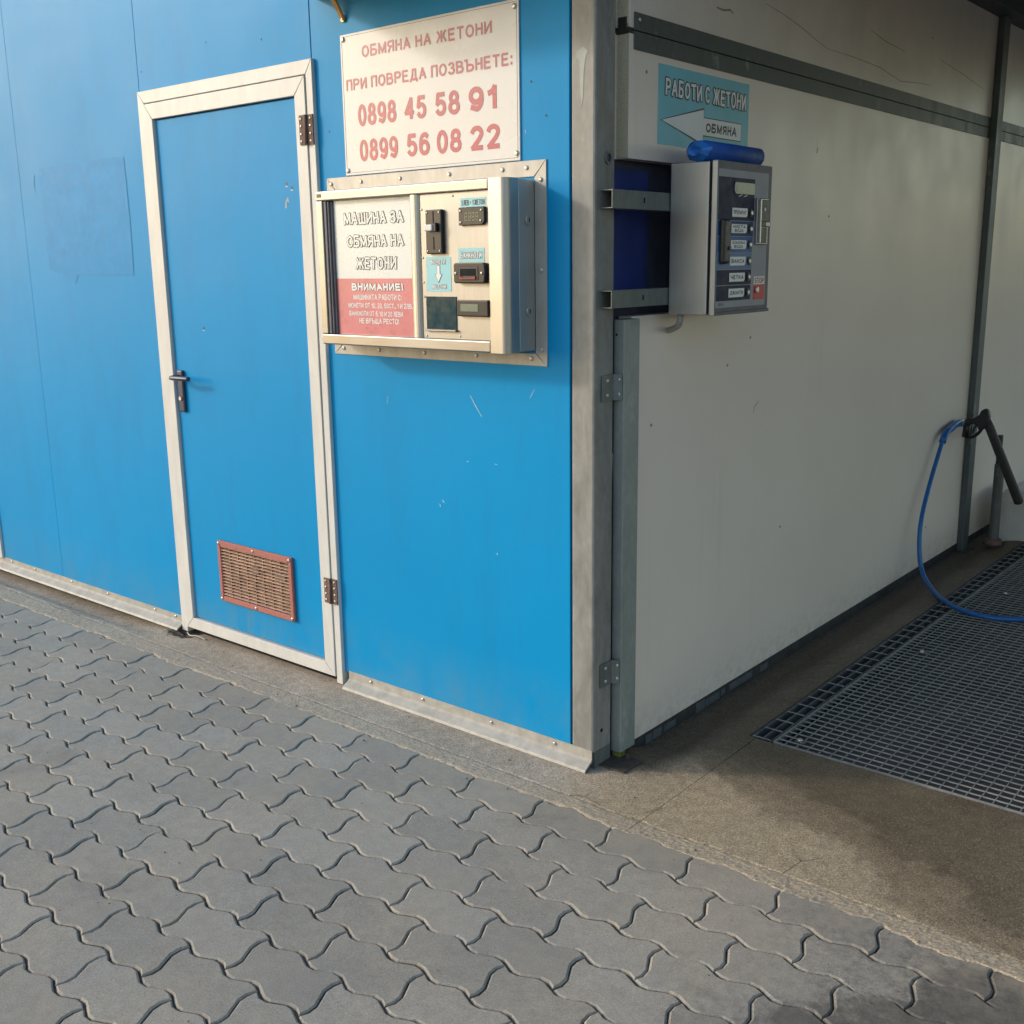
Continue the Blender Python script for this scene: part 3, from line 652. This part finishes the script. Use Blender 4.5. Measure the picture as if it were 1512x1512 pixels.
for (z0, z1) in ((1.999, 2.0445), (2.0475, 2.092)): obj('joint_strip', B((.0003, .0032, .185, 3.238, z0, z1)), 'strip', BW, .0006, 1); obj('joint_strip', B((.0003, .0032, 3.327, 7, z0, z1)), 'strip', BW, .0006, 1)
obj('joint_gap', B((-.004, .0006, .17, 3.238, 2.0446, 2.0474)), 'dark', BW)
screw(BW, .0034, .209, 2.075, 'S', .006)
obj('rail', B((.0005, .032, 3.24, 3.325, -.035, 2.56)), 'strip', BW, .003, 2)
obj('rail_foot', B((.001, .06, 3.215, 3.35, -.036, -.028)), 'plate', BW)
obj('wall_foot', P([(XB, -.06), (.002, -.06), (.002, .007), (XB, .007)], 'y', .18, 7.0), 'base', BW)
rnd = random.Random(3)
for y0, y1 in ((.29, .33), (.335, .385), (.40, .47), (.60, .66), (.665, .76), (.77, .80), (.83, 1.0), (1.06, 1.12)):
    obj('paint_flake', B((.0021, .0036, y0, y1, -.030 + rnd.uniform(-.002, .006), .001 + rnd.uniform(-.006, .003))), 'bluechip', BW)
for pts, w_ in (([(.922, 2.228), (1.05, 2.215), (1.18, 2.196), (1.30, 2.172), (1.392, 2.157)], .0025), ([(1.392, 2.157), (1.62, 2.158), (1.869, 2.152), (1.98, 2.138), (2.081, 2.127), (2.25, 2.14), (2.42, 2.148)], .0028),
                ([(.94, .944), (.948, .965), (.976, .981)], .003), ([(1.75, 2.27), (1.9, 2.25), (2.1, 2.24)], .003), ([(2.5, 2.26), (2.8, 2.235), (3.1, 2.205)], .0028),
                ([(1.344, 1.81), (1.35, 1.83)], .006), ([(.62, 2.17), (.66, 2.168), (.70, 2.175), (.72, 2.168)], .006), ([(.40, 1.7235), (.55, 1.7265), (.75, 1.729)], .002)):
    ribbon(BW, 'scuff', pts, 'S', .0006, w_, 'scuff')
for y, z in ((2.40, 2.33), (1.47, 1.6), (.25, 1.95), (.9, 1.2), (.75, 1.12), (1.18, .5), (2.75, .19), (.3, .98)): obj('scuff', T([(.0002, y, z), (.0008, y, z)], .005, 8), 'scuff', BW)

# roof over the bay, with its beams; other side and back of the bay
WR = root('bay_roof', (2, 3.5, 2.56), 'dark sheet roof over the wash bay on steel beams', 'roof')
obj('roof_sheet', B((-.05, 8.3, .10, 7.2, 2.72, 2.76)), 'roof', WR)
obj('edge_beam', B((-.01, .09, .1, 7.2, 2.535, 2.62), (-.01, .006, .1, 7.2, 2.62, 2.72), (.074, .09, .1, 7.2, 2.62, 2.72)), 'beam', WR, .002, 1)
for y in (.14, 1.7, 3.285, 4.9, 6.4): obj('cross_beam', B((.091, 8.2, y - .035, y + .035, 2.60, 2.72)), 'beam', WR, .002, 1)
obj('fascia', B((-.07, 8.3, .03, .095, 2.661, 2.95)), 'blue', WR)

# low white curb
cb = obj('bay_curb', P([(3.520, -.02), (3.522, .20), (3.545, .236), (3.60, .246), (3.98, .24), (4.02, .2), (4.03, -.02)], 'x', .118, 7.9), 'curb', None, .004, 2)
setp(cb, 'low white painted curb wall across the back of the wash bay', 'curb')

# ---------------------------------------------------------------- floor grates
G = root('floor_grate', (.83, 2, 0), 'large galvanised steel floor grate over the drain pit', 'grate')
def shared(name, dims, mat):
    me = None
    def place(parent, c):
        nonlocal me
        if me is None:
            bm = B((-dims[0] / 2, dims[0] / 2, -dims[1] / 2, dims[1] / 2, -dims[2] / 2, dims[2] / 2)); bmesh.ops.recalc_face_normals(bm, faces=bm.faces)
            me = bpy.data.meshes.new(name); bm.to_mesh(me); bm.free(); me.materials.append(M[mat])
        o = bpy.data.objects.new(name, me); _link(o, parent, Vector(c)); return o
    return place
gx0, gx1, gy0, gy1 = .335, 1.338, .497, 3.492
bar = shared('bearing_bar', (gx1 - gx0 - .006, .0030, .0036), 'grate'); rod = shared('cross_bar', (.0022, gy1 - gy0 - .006, .0030), 'grate')
ny = 88
for k in range(1, ny): bar(G, ((gx0 + gx1) / 2, gy0 + (gy1 - gy0) * k / ny, -.0020))
for k in range(1, 28): rod(G, (gx0 + (gx1 - gx0) * k / 28, (gy0 + gy1) / 2, -.0023))
obj('grate_frame', B((gx0, gx0 + .004, gy0, gy1, -.010, 0.0008), (gx1 - .004, gx1, gy0, gy1, -.010, .0008), (gx0 + .0041, gx1 - .0041, gy0, gy0 + .004, -.034, .0008), (gx0 + .0041, gx1 - .0041, gy1 - .004, gy1, -.034, .0008)), 'grate', G)
for x, y in ((.40, .548), (.42, 1.55), (.45, 2.5), (.42, 3.3)): obj('grate_clip', B((x - .012, x + .02, y - .012, y + .012, .0012, .0042)), 'galv', G, .001, 1); screw(G, x, y, .0044, 'U', .008)
G2 = root('edge_grate', (.295, 2, 0), 'narrow strip grate between the bay wall floor and the large grate', 'grate')
for x in (.2638, .2965, .3275): obj('bearing_bar', B((x - .002, x + .002, gy0, gy1, -.032, -.0015)), 'grate2', G2)
r2 = shared('cross_bar', (.0600, .0026, .003), 'grate')
for k in range(38): r2(G2, (.2957, gy0 + .003 + k * .0793, .0003))
obj('frame_angle', B((.2578, .2608, gy0 - .004, gy1, -.04, .0015)), 'plate', G2)

# ---------------------------------------------------------------- canopy with bracket
CN = root('canopy', (-.55, -.18, 2.25), 'dark blue sheet canopy projecting above the phone number sign', 'canopy')
obj('canopy_sheet', P([(-.0015, 2.25), (-.37, 2.247), (-.37, 2.272), (-.0015, 2.30)], 'x', -1.045, .03), 'canopy', CN, .002, 1)
bm = P([(-.9265, 2.166), (-.9135, 2.166), (-.9095, 2.176), (-.913, 2.262), (-.933, 2.262), (-.9305, 2.176)], 'y', -.0065, -.0025)
for v in bm.verts: v.co.y -= max(0, v.co.z - 2.18) * .55; v.co.x -= max(0, v.co.z - 2.18) * .15
obj('bracket', bm, 'brass', CN, .0008, 1); screw(CN, -.9205, -.0067, 2.1765, 'F', .005)

# ---------------------------------------------------------------- phone sign
SG = root('phone_sign', (-.587, 0, 1.72), 'white board with faded red phone numbers, screwed above the change machine', 'sign')
obj('sign_board', B((-.937, -.236, -.0055, -.0012, 1.722, 2.130)), 'sign', SG, .0015, 2)
for x, z in ((-.923, 2.116), (-.250, 2.112), (-.925, 1.737), (-.248, 1.741)): screw(SG, x, -.0056, z, 'F', .008)
frame(SG, 'sign_line', 'dgrey', -.930, -.243, 1.729, 2.1235, .0009, .0009, .0009, .0009, -.0060, -.0056, 0, 0)
d = -.0062
text(SG, 'ОБМЯНА НА ЖЕТОНИ', 'F', -.843, -.329, 2.0558, 2.089, d, 'red', .02, gap=.13)
text(SG, 'ПРИ ПОВРЕДА ПОЗВЪНЕТЕ:', 'F', -.917, -.259, 1.9675, 2.0008, d, 'red', .02, gap=.13)
for s_, a, b, z0, z1 in (('0898', -.870, -.706, 1.861, 1.926), ('45', -.672, -.583, 1.861, 1.926), ('58', -.548, -.452, 1.861, 1.926), ('91', -.420, -.315, 1.861, 1.926),
                       ('0899', -.869, -.704, 1.759, 1.824), ('56', -.667, -.573, 1.759, 1.824), ('08', -.545, -.449, 1.759, 1.824), ('22', -.417, -.305, 1.759, 1.824)):
    text(SG, s_, 'F', a, b, z0, z1, d, 'red', .03, gap=.12)

# ---------------------------------------------------------------- change machine
MC = root('change_machine', (-.56, -.07, 1.21), 'stainless steel coin change machine mounted on the blue wall under the phone sign', 'machine')
frame(MC, 'mounting_flange', 'flange', -1.031, -.147, 1.1675, 1.7205, .045, .042, .044, .036, -.0048, -.0012, .0008, .0008)
for x in (-1.008, -.87, -.70, -.50, -.30, -.215): screw(MC, x, -.005, 1.701, 'F', .0065)
for x in (-.985, -.82, -.62, -.41, -.205): screw(MC, x, -.005, 1.188, 'F', .0065)
for z in (1.668, 1.43, 1.215): screw(MC, -.166, -.005, z, 'F', .0065)
obj('housing', B((-.988, -.1885, -.0735, -.0049, 1.2125, 1.6685)), 'steelb', MC, .002, 2)
for z in (1.563, 1.320):
    obj('side_lock', T([(-.1884, -.034, z), (-.1835, -.034, z)], .0135, 20), 'steelb', MC, .0012, 1); obj('keyhole', B((-.1834, -.1828, -.0355, -.0325, z - .006, z + .006)), 'dark', MC)
# door of the machine: tray, frame bars, rounded right upright
obj('door_tray', B((-.9420, -.2465, -.1085, -.0775, 1.2115, 1.6695)), 'steelb', MC, .0015, 1)
arc = [(-.205 + .019 * math.sin(t), -.111 - .019 * math.cos(t)) for t in [math.pi / 2 * k / 8 for k in range(9)]]
o = obj('door_upright', P([(-.246, -.0775), (-.246, -.130)] + arc + [(-.186, -.0775)], 'z', 1.2105, 1.6705), 'steelv', MC, smooth=False)
obj('door_rail', B((-.9415, -.2465, -.130, -.1087, 1.6415, 1.6702)), 'steelh', MC, .004, 3)
obj('door_rail', B((-.9415, -.2465, -.130, -.1087, 1.2108, 1.2430)), 'steelh', MC, .004, 3)
obj('door_stile', B((-.9418, -.9135, -.130, -.1087, 1.2432, 1.6413)), 'steelh', MC, .003, 3)
obj('door_badge', B((-.935, -.916, -.1308, -.1302, 1.652, 1.662)), 'dgrey', MC)
arc = [(-.5295 + .0225 * math.cos(t), -.1100 - .019 * math.sin(t)) for t in [math.pi * k / 10 for k in range(11)]]
obj('mullion', P(arc, 'z', 1.2432, 1.6413), 'steelv', MC, smooth=False)
obj('window_seal', B((-.9133, -.900, -.126, -.1087, 1.2434, 1.6411), (-.8998, -.892, -.1225, -.1087, 1.2434, 1.6411), (-.8918, -.884, -.117, -.1087, 1.2434, 1.6411)), 'rubber', MC, .002, 1)
# poster
PS = obj('poster', B((-.8839, -.5525, -.1100, -.1087, 1.2436, 1.6408)), 'paper', MC, label='printed poster, white above and red below')
poly(PS, 'red_band', [(-.8838, 1.2437), (-.5526, 1.2437), (-.5526, 1.411), (-.8838, 1.411)], 'F', -.1101, 'pink', .0002)
d = -.1107
outlined(PS, 'МАШИНА ЗА', 'F', -.838, -.586, 1.569, 1.603, d, 'paper', 'dgrey'); outlined(PS, 'ОБМЯНА НА', 'F', -.829, -.588, 1.503, 1.537, d, 'paper', 'dgrey')
outlined(PS, 'ЖЕТОНИ', 'F', -.792, -.621, 1.438, 1.473, d, 'paper', 'dgrey')
outlined(PS, 'ВНИМАНИЕ!', 'F', -.817, -.596, 1.3755, 1.3975, d, 'ltext', 'dgrey', .04, .03)
for s_, a, b, z0, h_ in (('МАШИНАТА РАБОТИ С:', -.811, -.604, 1.348, .0165), ('монети от 10, 20, 50ст., 1 и 2лв.', -.836, -.560, 1.324, .0145), ('банкноти от 5, 10 и 20 лева', -.833, -.599, 1.300, .0145), ('НЕ ВРЪЩА РЕСТО!', -.79, -.618, 1.278, .0155)):
    text(PS, s_, 'F', a, b, z0, z0 + h_, d, 'ltext', .012, jit=.5)
# control plate of the machine
CPn = obj('front_plate', B((-.5065, -.2467, -.1215, -.1087, 1.2434, 1.6411)), 'steel', MC, .0008, 1)
yp = -.1216
for x, z in ((-.502, 1.60), (-.382, 1.632), (-.502, 1.468), (-.502, 1.400), (-.500, 1.36), (-.496, 1.25), (-.366, 1.252)): screw(CPn, x, yp, z, 'F', .0034)
ca = obj('coin_acceptor', B((-.477, -.416, yp - .012, yp, 1.478, 1.598)), 'black', MC, .003, 2)
obj('coin_slot', B((-.4475, -.4445, yp - .0128, yp - .0121, 1.560, 1.594)), 'dark', ca); obj('coin_slot', B((-.4475, -.4445, yp - .0128, yp - .0121, 1.49, 1.525)), 'dark', ca)
obj('reject_button', B((-.470, -.440, yp - .026, yp - .0121, 1.540, 1.558)), 'sign', ca, .003, 2); obj('button_bracket', B((-.4395, -.428, yp - .022, yp - .0121, 1.538, 1.562)), 'black', ca, .002, 1)
for x in (-.470, -.424):
    for z in (1.486, 1.590): screw(ca, x, yp - .0122, z, 'F', .0030)
def sticker(x0, x1, z0, z1, m_='cyan2', par=MC): return obj('sticker', B((x0, x1, yp - .0006, yp - .0001, z0, z1)), m_, par)
st = sticker(-.353, -.261, 1.600, 1.624); text(st, '1 ЛЕВ = 1 ЖЕТОН', 'F', -.349, -.265, 1.604, 1.619, yp - .0012, 'dgrey', .01)
dp = obj('price_display', P([(-.354, 1.552), (-.270, 1.552), (-.261, 1.560), (-.261, 1.599), (-.354, 1.599)], 'y', yp - .009, yp), 'black', MC, .0015, 1)
for k in range(4):
    x = -.331 + k * .0135
    for (u, v_, w_, h_) in ((0, .0, .009, .0016), (0, .0095, .009, .0016), (0, .019, .009, .0016), (0, .001, .0016, .0085), (.0078, .001, .0016, .0085), (0, .0108, .0016, .0085), (.0078, .0108, .0016, .0085)):
        obj('display_segment', B((x + u, x + u + w_, yp - .0096, yp - .0091, 1.564 + v_, 1.564 + v_ + h_)), 'lcd', dp)
for x, z in ((-.346, 1.590), (-.346, 1.56), (-.271, 1.590), (-.273, 1.563)): screw(dp, x, yp - .0092, z, 'F', .0035)
st = sticker(-.365, -.270, 1.4545, 1.492); outlined(st, 'БАНКНОТИ', 'F', -.356, -.279, 1.464, 1.482, yp - .0010, 'ltext', 'dgrey')
st = sticker(-.489, -.394, 1.3745, 1.4705); outlined(st, 'МОНЕТИ', 'F', -.468, -.415, 1.450, 1.463, yp - .0010, 'ltext', 'dgrey'); outlined(st, 'ЖЕТОНИ', 'F', -.466, -.413, 1.382, 1.394, yp - .0010, 'ltext', 'dgrey')
A_ = lambda o: [(-.4465 - o, 1.446 + o), (-.4365 + o, 1.446 + o), (-.4365 + o, 1.422 + o * .6), (-.4295 + o * 2, 1.422 + o * .6), (-.4415, 1.401 - o * 2), (-.4535 - o * 2, 1.422 + o * .6), (-.4465 - o, 1.422 + o * .6)]
poly(st, 'arrow_outline', A_(.0012), 'F', yp - .0008, 'dgrey', .0004); poly(st, 'arrow', A_(0), 'F', yp - .0013, 'ltext', .0004)
bv = obj('note_validator', P([(-.371, 1.402), (-.366, 1.398), (-.263, 1.398), (-.258, 1.402), (-.256, 1.425), (-.258, 1.449), (-.263, 1.453), (-.366, 1.453), (-.371, 1.449)], 'y', yp - .016, yp), 'black', MC, .003, 2)
obj('note_mouth', B((-.350, -.280, yp - .0175, yp - .0161, 1.407, 1.442)), 'dgrey', bv, .001, 1); obj('note_slot', B((-.344, -.288, yp - .019, yp - .0176, 1.418, 1.437)), 'dark', bv)
obj('note_lip', P([(-.344, 1.418), (-.335, 1.4125), (-.316, 1.410), (-.297, 1.4125), (-.288, 1.418), (-.288, 1.409), (-.344, 1.409)], 'y', yp - .021, yp - .0176), 'redp', bv)
for x in (-.362, -.267): screw(bv, x, yp - .0163, 1.425, 'F', .0045)
tr = obj('token_tray', B((-.492, -.376, yp - .002, yp, 1.270, 1.361)), 'lcdoff', MC); obj('tray_lip', B((-.494, -.374, yp - .010, yp - .0001, 1.264, 1.2698)), 'steelh', MC, .0015, 1)
ct = obj('counter_module', B((-.364, -.249, yp - .014, yp, 1.308, 1.353)), 'black', MC, .003, 2)
obj('counter_display', B((-.349, -.285, yp - .0148, yp - .0141, 1.322, 1.342)), 'lcd', ct)

# ---------------------------------------------------------------- token sticker on the bay wall
TS = root('token_sign', (0, .57, 1.77), 'light blue sticker sign with white arrow pointing left on the bay wall', 'sign')
obj('sign_sheet', B((.0003, .0014, .310, .834, 1.769, 1.980)), 'cyan', TS)
outlined(TS, 'РАБОТИ С ЖЕТОНИ', 'S', .345, .813, 1.900, 1.947, .0022, 'ltext', 'ink', .03, .045)
def arrow(o): return [(.327 - o * 2.4, 1.834), (.558 + o, 1.881 + o * 1.8), (.558 + o, 1.858 + o), (.788 + o, 1.858 + o), (.786 + o, 1.810 - o), (.555 + o, 1.810 - o), (.555 + o, 1.786 - o * 1.8)]
poly(TS, 'arrow_outline', arrow(.003), 'S', .0015, 'ink', .0004); poly(TS, 'arrow', arrow(0), 'S', .0021, 'ltext', .0004)
text(TS, 'ОБМЯНА', 'S', .571, .758, 1.820, 1.846, .0028, 'ink', .03, jit=.8)

# ---------------------------------------------------------------- control box on its two channels
CB = root('wash_control_box', (.12, .45, 1.3), 'steel wash control box with blue button panel, on two channels beside the post', 'control box')
for z0, z1 in ((1.586, 1.634), (1.329, 1.376)):
    c = [(.0125, z1), (.050, z1), (.050, z0), (.0125, z0), (.0125, z0 + .003), (.047, z0 + .003), (.047, z1 - .003), (.0125, z1 - .003)]
    obj('mounting_channel', P(c, 'y', .020, .52), 'galv', CB, .0006, 1)
    obj('channel_slot', B((.0501, .0508, .168, .174, z0 + .017, z0 + .031)), 'dark', CB)
obj('housing', B((.0515, .1735, .300, .610, 1.3015, 1.7115)), 'steelb', CB, .003, 2)
obj('door_gap', B((.1736, .1815, .304, .606, 1.306, 1.707)), 'dark', CB)
DR = obj('box_door', B((.1816, .1995, .298, .6125, 1.3000, 1.7130)), 'steelb', CB, .003, 2)
obj('fascia_frame', B((.1996, .2008, .300, .6115, 1.3015, 1.7115)), 'rubber', CB)
fx = .2009
def fas(name, mat_, y0, y1, z0, z1, d0=fx, th=.0008, par=CB): return obj(name, B((d0, d0 + th, y0, y1, z0, z1)), mat_, par)
FP = fas('fascia_plate', 'fasc', .3015, .592, 1.321, 1.691)
fas('button_panel', 'navy', .3022, .507, 1.5575, 1.671, fx + .0009)
rows = [('blu1', 1.5155, 1.5555, ['ЧИСТА', 'ВОДА']), ('blu2', 1.471, 1.5135, ['ОСМОЗНА', 'ВОДА']), ('blu3', 1.4255, 1.469, ['ВАКСА']), ('navy', 1.3825, 1.4235, ['ЧЕТКА']), ('navy', 1.3395, 1.3805, ['ДЖАНТИ'])]
for i, (m_, z0, z1, lab) in enumerate([('navy', 1.558, 1.60, ['ПРЕПАРАТ'])] + rows):
    if i: fas('button_row', m_, .3022, .504 - i * .0008, z0, z1, fx + .0009)
    zc = (z0 + z1) / 2; y0, y1 = .378 - i * .0015, .466 - i * .001
    k = poly(CB, 'button_label', [(y0, zc - .012), (y1 - .006, zc - .012), (y1, zc - .006), (y1, zc + .012), (y0, zc + .012)], 'S', fx + .0022, 'ltext', .0006)
    h_ = .0105 if len(lab) == 1 else .0075
    for j, t_ in enumerate(lab):
        zb = zc - .005 if len(lab) == 1 else (zc + .0015 if j == 0 else zc - .009)
        text(k, t_, 'S', y0 + .007 if len(t_) > 4 else y0 + .018, y1 - .008 if len(t_) > 4 else y1 - .02, zb, zb + h_, fx + .0032, 'ink', .015)
    b_ = obj('push_button', T([(fx + .0018, .487 - i * .001, zc), (fx + .0045, .487 - i * .001, zc)], .0125, 14), 'black', CB, .0008, 1)
    obj('button_cap', T([(fx + .0046, .485 - i * .001, zc), (fx + .0085, .485 - i * .001, zc)], .0065, 12), 'screw', b_, .001, 1)
obj('display_bezel', P([(.386, 1.636), (.392, 1.628), (.50, 1.628), (.503, 1.632), (.503, 1.656), (.498, 1.660), (.390, 1.660), (.386, 1.652)], 'x', fx + .0018, fx + .0045), 'lcd', CB, .001, 1)
obj('display_glass', B((fx + .0046, fx + .0052, .396, .49, 1.634, 1.654)), 'lcd', CB)
for y0, y1 in ((.41, .44), (.44, .47)): ribbon(CB, 'display_scratch', [(y0, 1.622), ((y0 + y1) / 2, 1.625), (y1, 1.632)], 'S', fx + .003, .002, 'ltext')
obj('tag_holder', B((fx + .0018, fx + .019, .3085, .346, 1.440, 1.560)), 'black', CB, .008, 4)
obj('holder_clip', T([(fx + .0191, .338, 1.482), (fx + .022, .338, 1.482)], .006, 10), 'dgrey', CB)
cs = obj('coin_slot', B((fx + .0009, fx + .010, .512, .579, 1.493, 1.621)), 'steelv', CB, .002, 2)
obj('coin_plate', B((fx + .0101, fx + .0135, .524, .576, 1.558, 1.617)), 'dgrey', cs, .001, 1); obj('coin_plate', B((fx + .0101, fx + .012, .524, .570, 1.497, 1.54)), 'dgrey', cs, .001, 1)
obj('coin_lever', B((fx + .0101, fx + .017, .528, .582, 1.542, 1.557)), 'dgrey', cs, .002, 2); obj('lever_cap', B((fx + .0171, fx + .018, .552, .576, 1.544, 1.555)), 'ltext', cs)
obj('coin_edge', B((fx + .0101, fx + .020, .513, .519, 1.497, 1.618)), 'screw', cs, .001, 1); obj('coin_light', T([(fx + .0136, .548, 1.59), (fx + .0155, .548, 1.59)], .005, 10), 'ltext', cs)
sl_ = fas('stop_label', 'paper', .520, .586, 1.3805, 1.403, fx + .0009); text(sl_, 'STOP', 'S', .524, .582, 1.3835, 1.3995, fx + .0022, 'stopred', .02)
fas('stop_panel', 'stopred', .520, .586, 1.3375, 1.380, fx + .0009); sb = obj('stop_button', T([(fx + .0018, .535, 1.3655), (fx + .008, .535, 1.3655)], .0095, 16), 'screw', CB, .0015, 1)
text(CB, 'ZEVS', 'S', .316, .345, 1.3265, 1.3335, fx + .0014, 'ink', .01)
obj('frame_lip', B((.1996, .207, .300, .6115, 1.3016, 1.310)), 'rubber', CB, .001, 1)
cb_ = T(CQ := spline([(.078, .325, 1.301), (.072, .332, 1.284), (.055, .350, 1.268), (.022, .372, 1.256), (.0, .384, 1.250)], 6), .0080, 10)
obj('conduit', cb_, 'conduit', CB, smooth=True)
for k in range(1, 22, 2): obj('conduit_ring', T([CQ[k], CQ[k] + (CQ[k + 1] - CQ[k]).normalized() * .0022], .0095, 10), 'conduit', CB)

# blue roll on top of the box
RL = root('blue_roll', (.12, .5, 1.7135), 'rolled blue plastic sheet lying on top of the wash control box', 'roll')
bm = T([(.120, .335, 1.735), (.120, .50, 1.736), (.118, .650, 1.737), (.118, .656, 1.737)], .021, 18, radii=[.0265, .0265, .0260, .022])
for v in bm.verts: v.co.z = 1.736 + math.copysign(min(abs(v.co.z - 1.736) * 1.25, .0255), v.co.z - 1.736)
for v in bm.verts: v.co.x = .120 + (v.co.x - .120) * 1.5; v.co.z += .007 + .0012 * math.sin(v.co.y * 40)
obj('roll_body', bm, 'roll', RL, smooth=True)
bm = bmesh.new(); n = 18; rings = []
for (r, y) in ((1, .3349), (.98, .330), (.55, .312), (.50, .306), (.2, .312)):
    rings.append([bm.verts.new((.120 + r * .039 * math.cos(a) * (1 + .1 * math.sin(5 * a)), y + .003 * math.sin(3 * a), 1.742 + r * .0262 * math.sin(a) * (1 + .12 * math.cos(4 * a)))) for a in [2 * math.pi * k / n for k in range(n)]])
for A, C in zip(rings, rings[1:]):
    for k in range(n): bm.faces.new([A[k], A[(k + 1) % n], C[(k + 1) % n], C[k]])
bm.faces.new(rings[-1]); obj('folded_end', bm, 'roll2', RL)

# ---------------------------------------------------------------- lance holder, spray gun, hose
PH = root('lance_holder', (.14, 3.38, 0), 'upright grey steel tube with fork holding the spray lance', 'stand')
obj('pole', T([(.142, 3.372, .03), (.142, 3.372, .418)], .0245, 18), 'polem', PH, smooth=False)
obj('socket', T([(.128, 3.395, .40), (.128, 3.395, .565)], .0135, 12), 'dgrey', PH, .002, 1)
obj('foot_collar', T([(.142, 3.372, -.003), (.142, 3.372, .012), (.142, 3.372, .024), (.142, 3.372, .03)], .03, 18, radii=[.044, .044, .040, .032]), 'rust', PH)
obj('foot_flange', T([(.142, 3.372, -.003), (.142, 3.372, .003)], .052, 18), 'plate', PH)
GN = root('spray_lance', (.1, 3.1, .65), 'black spray gun with grey sleeved lance resting in the holder', 'spray gun')
obj('lance_sleeve', T([(.134, 3.105, .680), (.150, 3.115, .640), (.262, 3.30, .262), (.266, 3.306, .247), (.268, 3.308, .240)], .0225, 14, radii=[.018, .0215, .0235, .0225, .013]), 'lance', GN, smooth=True)
bm = P([(.034, .640), (.040, .673), (.055, .683), (.075, .680), (.090, .690), (.104, .700), (.112, .722), (.130, .733), (.147, .725), (.152, .700), (.152, .665), (.140, .640), (.120, .625), (.108, .622), (.098, .648), (.075, .655), (.060, .640)], 'y', 3.085, 3.118)
obj('gun_body', bm, 'black', GN, .005, 2)
obj('gun_grip', T([(.050, 3.1, .655), (.046, 3.1, .62), (.044, 3.1, .585)], .017, 10, radii=[.018, .016, .017]), 'black', GN, smooth=True)
obj('trigger_guard', T(spline([(.046, 3.1, .585), (.075, 3.1, .587), (.105, 3.1, .610), (.125, 3.1, .645)], 4), .008, 8), 'black', GN, smooth=True)
obj('trigger', T(spline([(.100, 3.1, .655), (.085, 3.1, .635), (.078, 3.1, .605)], 4), .006, 8), 'dgrey', GN, smooth=True)
obj('hose_coupling', T([(.042, 3.1, .655), (.020, 3.085, .654)], .011, 10), 'screw', GN)
HP = [(.024, 3.088, .654), (.028, 3.02, .662), (.034, 2.913, .652), (.036, 2.817, .628), (.040, 2.716, .523), (.045, 2.611, .396), (.055, 2.519, .27), (.07, 2.478, .153), (.10, 2.453, .051), (.198, 2.318, .014), (.300, 2.187, .013), (.40, 2.111, .013), (.501, 2.089, .013), (.572, 2.116, .013), (.62, 2.147, .013), (.8, 2.28, .013), (1.1, 2.5, .013), (1.6, 2.7, .012), (2.4, 2.75, .012)]
hs = obj('hose', T(spline(HP, 7), .0105, 10), 'hose', None, smooth=True); setp(hs, 'blue rubber hose looping from the spray gun down across the grate', 'hose')
obj('hose_ferrule', T([HP[0], (.026, 3.05, .659)], .0185, 12), 'screw', hs, .002, 1)
hsl = obj('hose_sleeve', T(spline(HP[:5], 7)[:24], .0165, 10), 'hose', hs, smooth=True)
print('pavers', cnt)
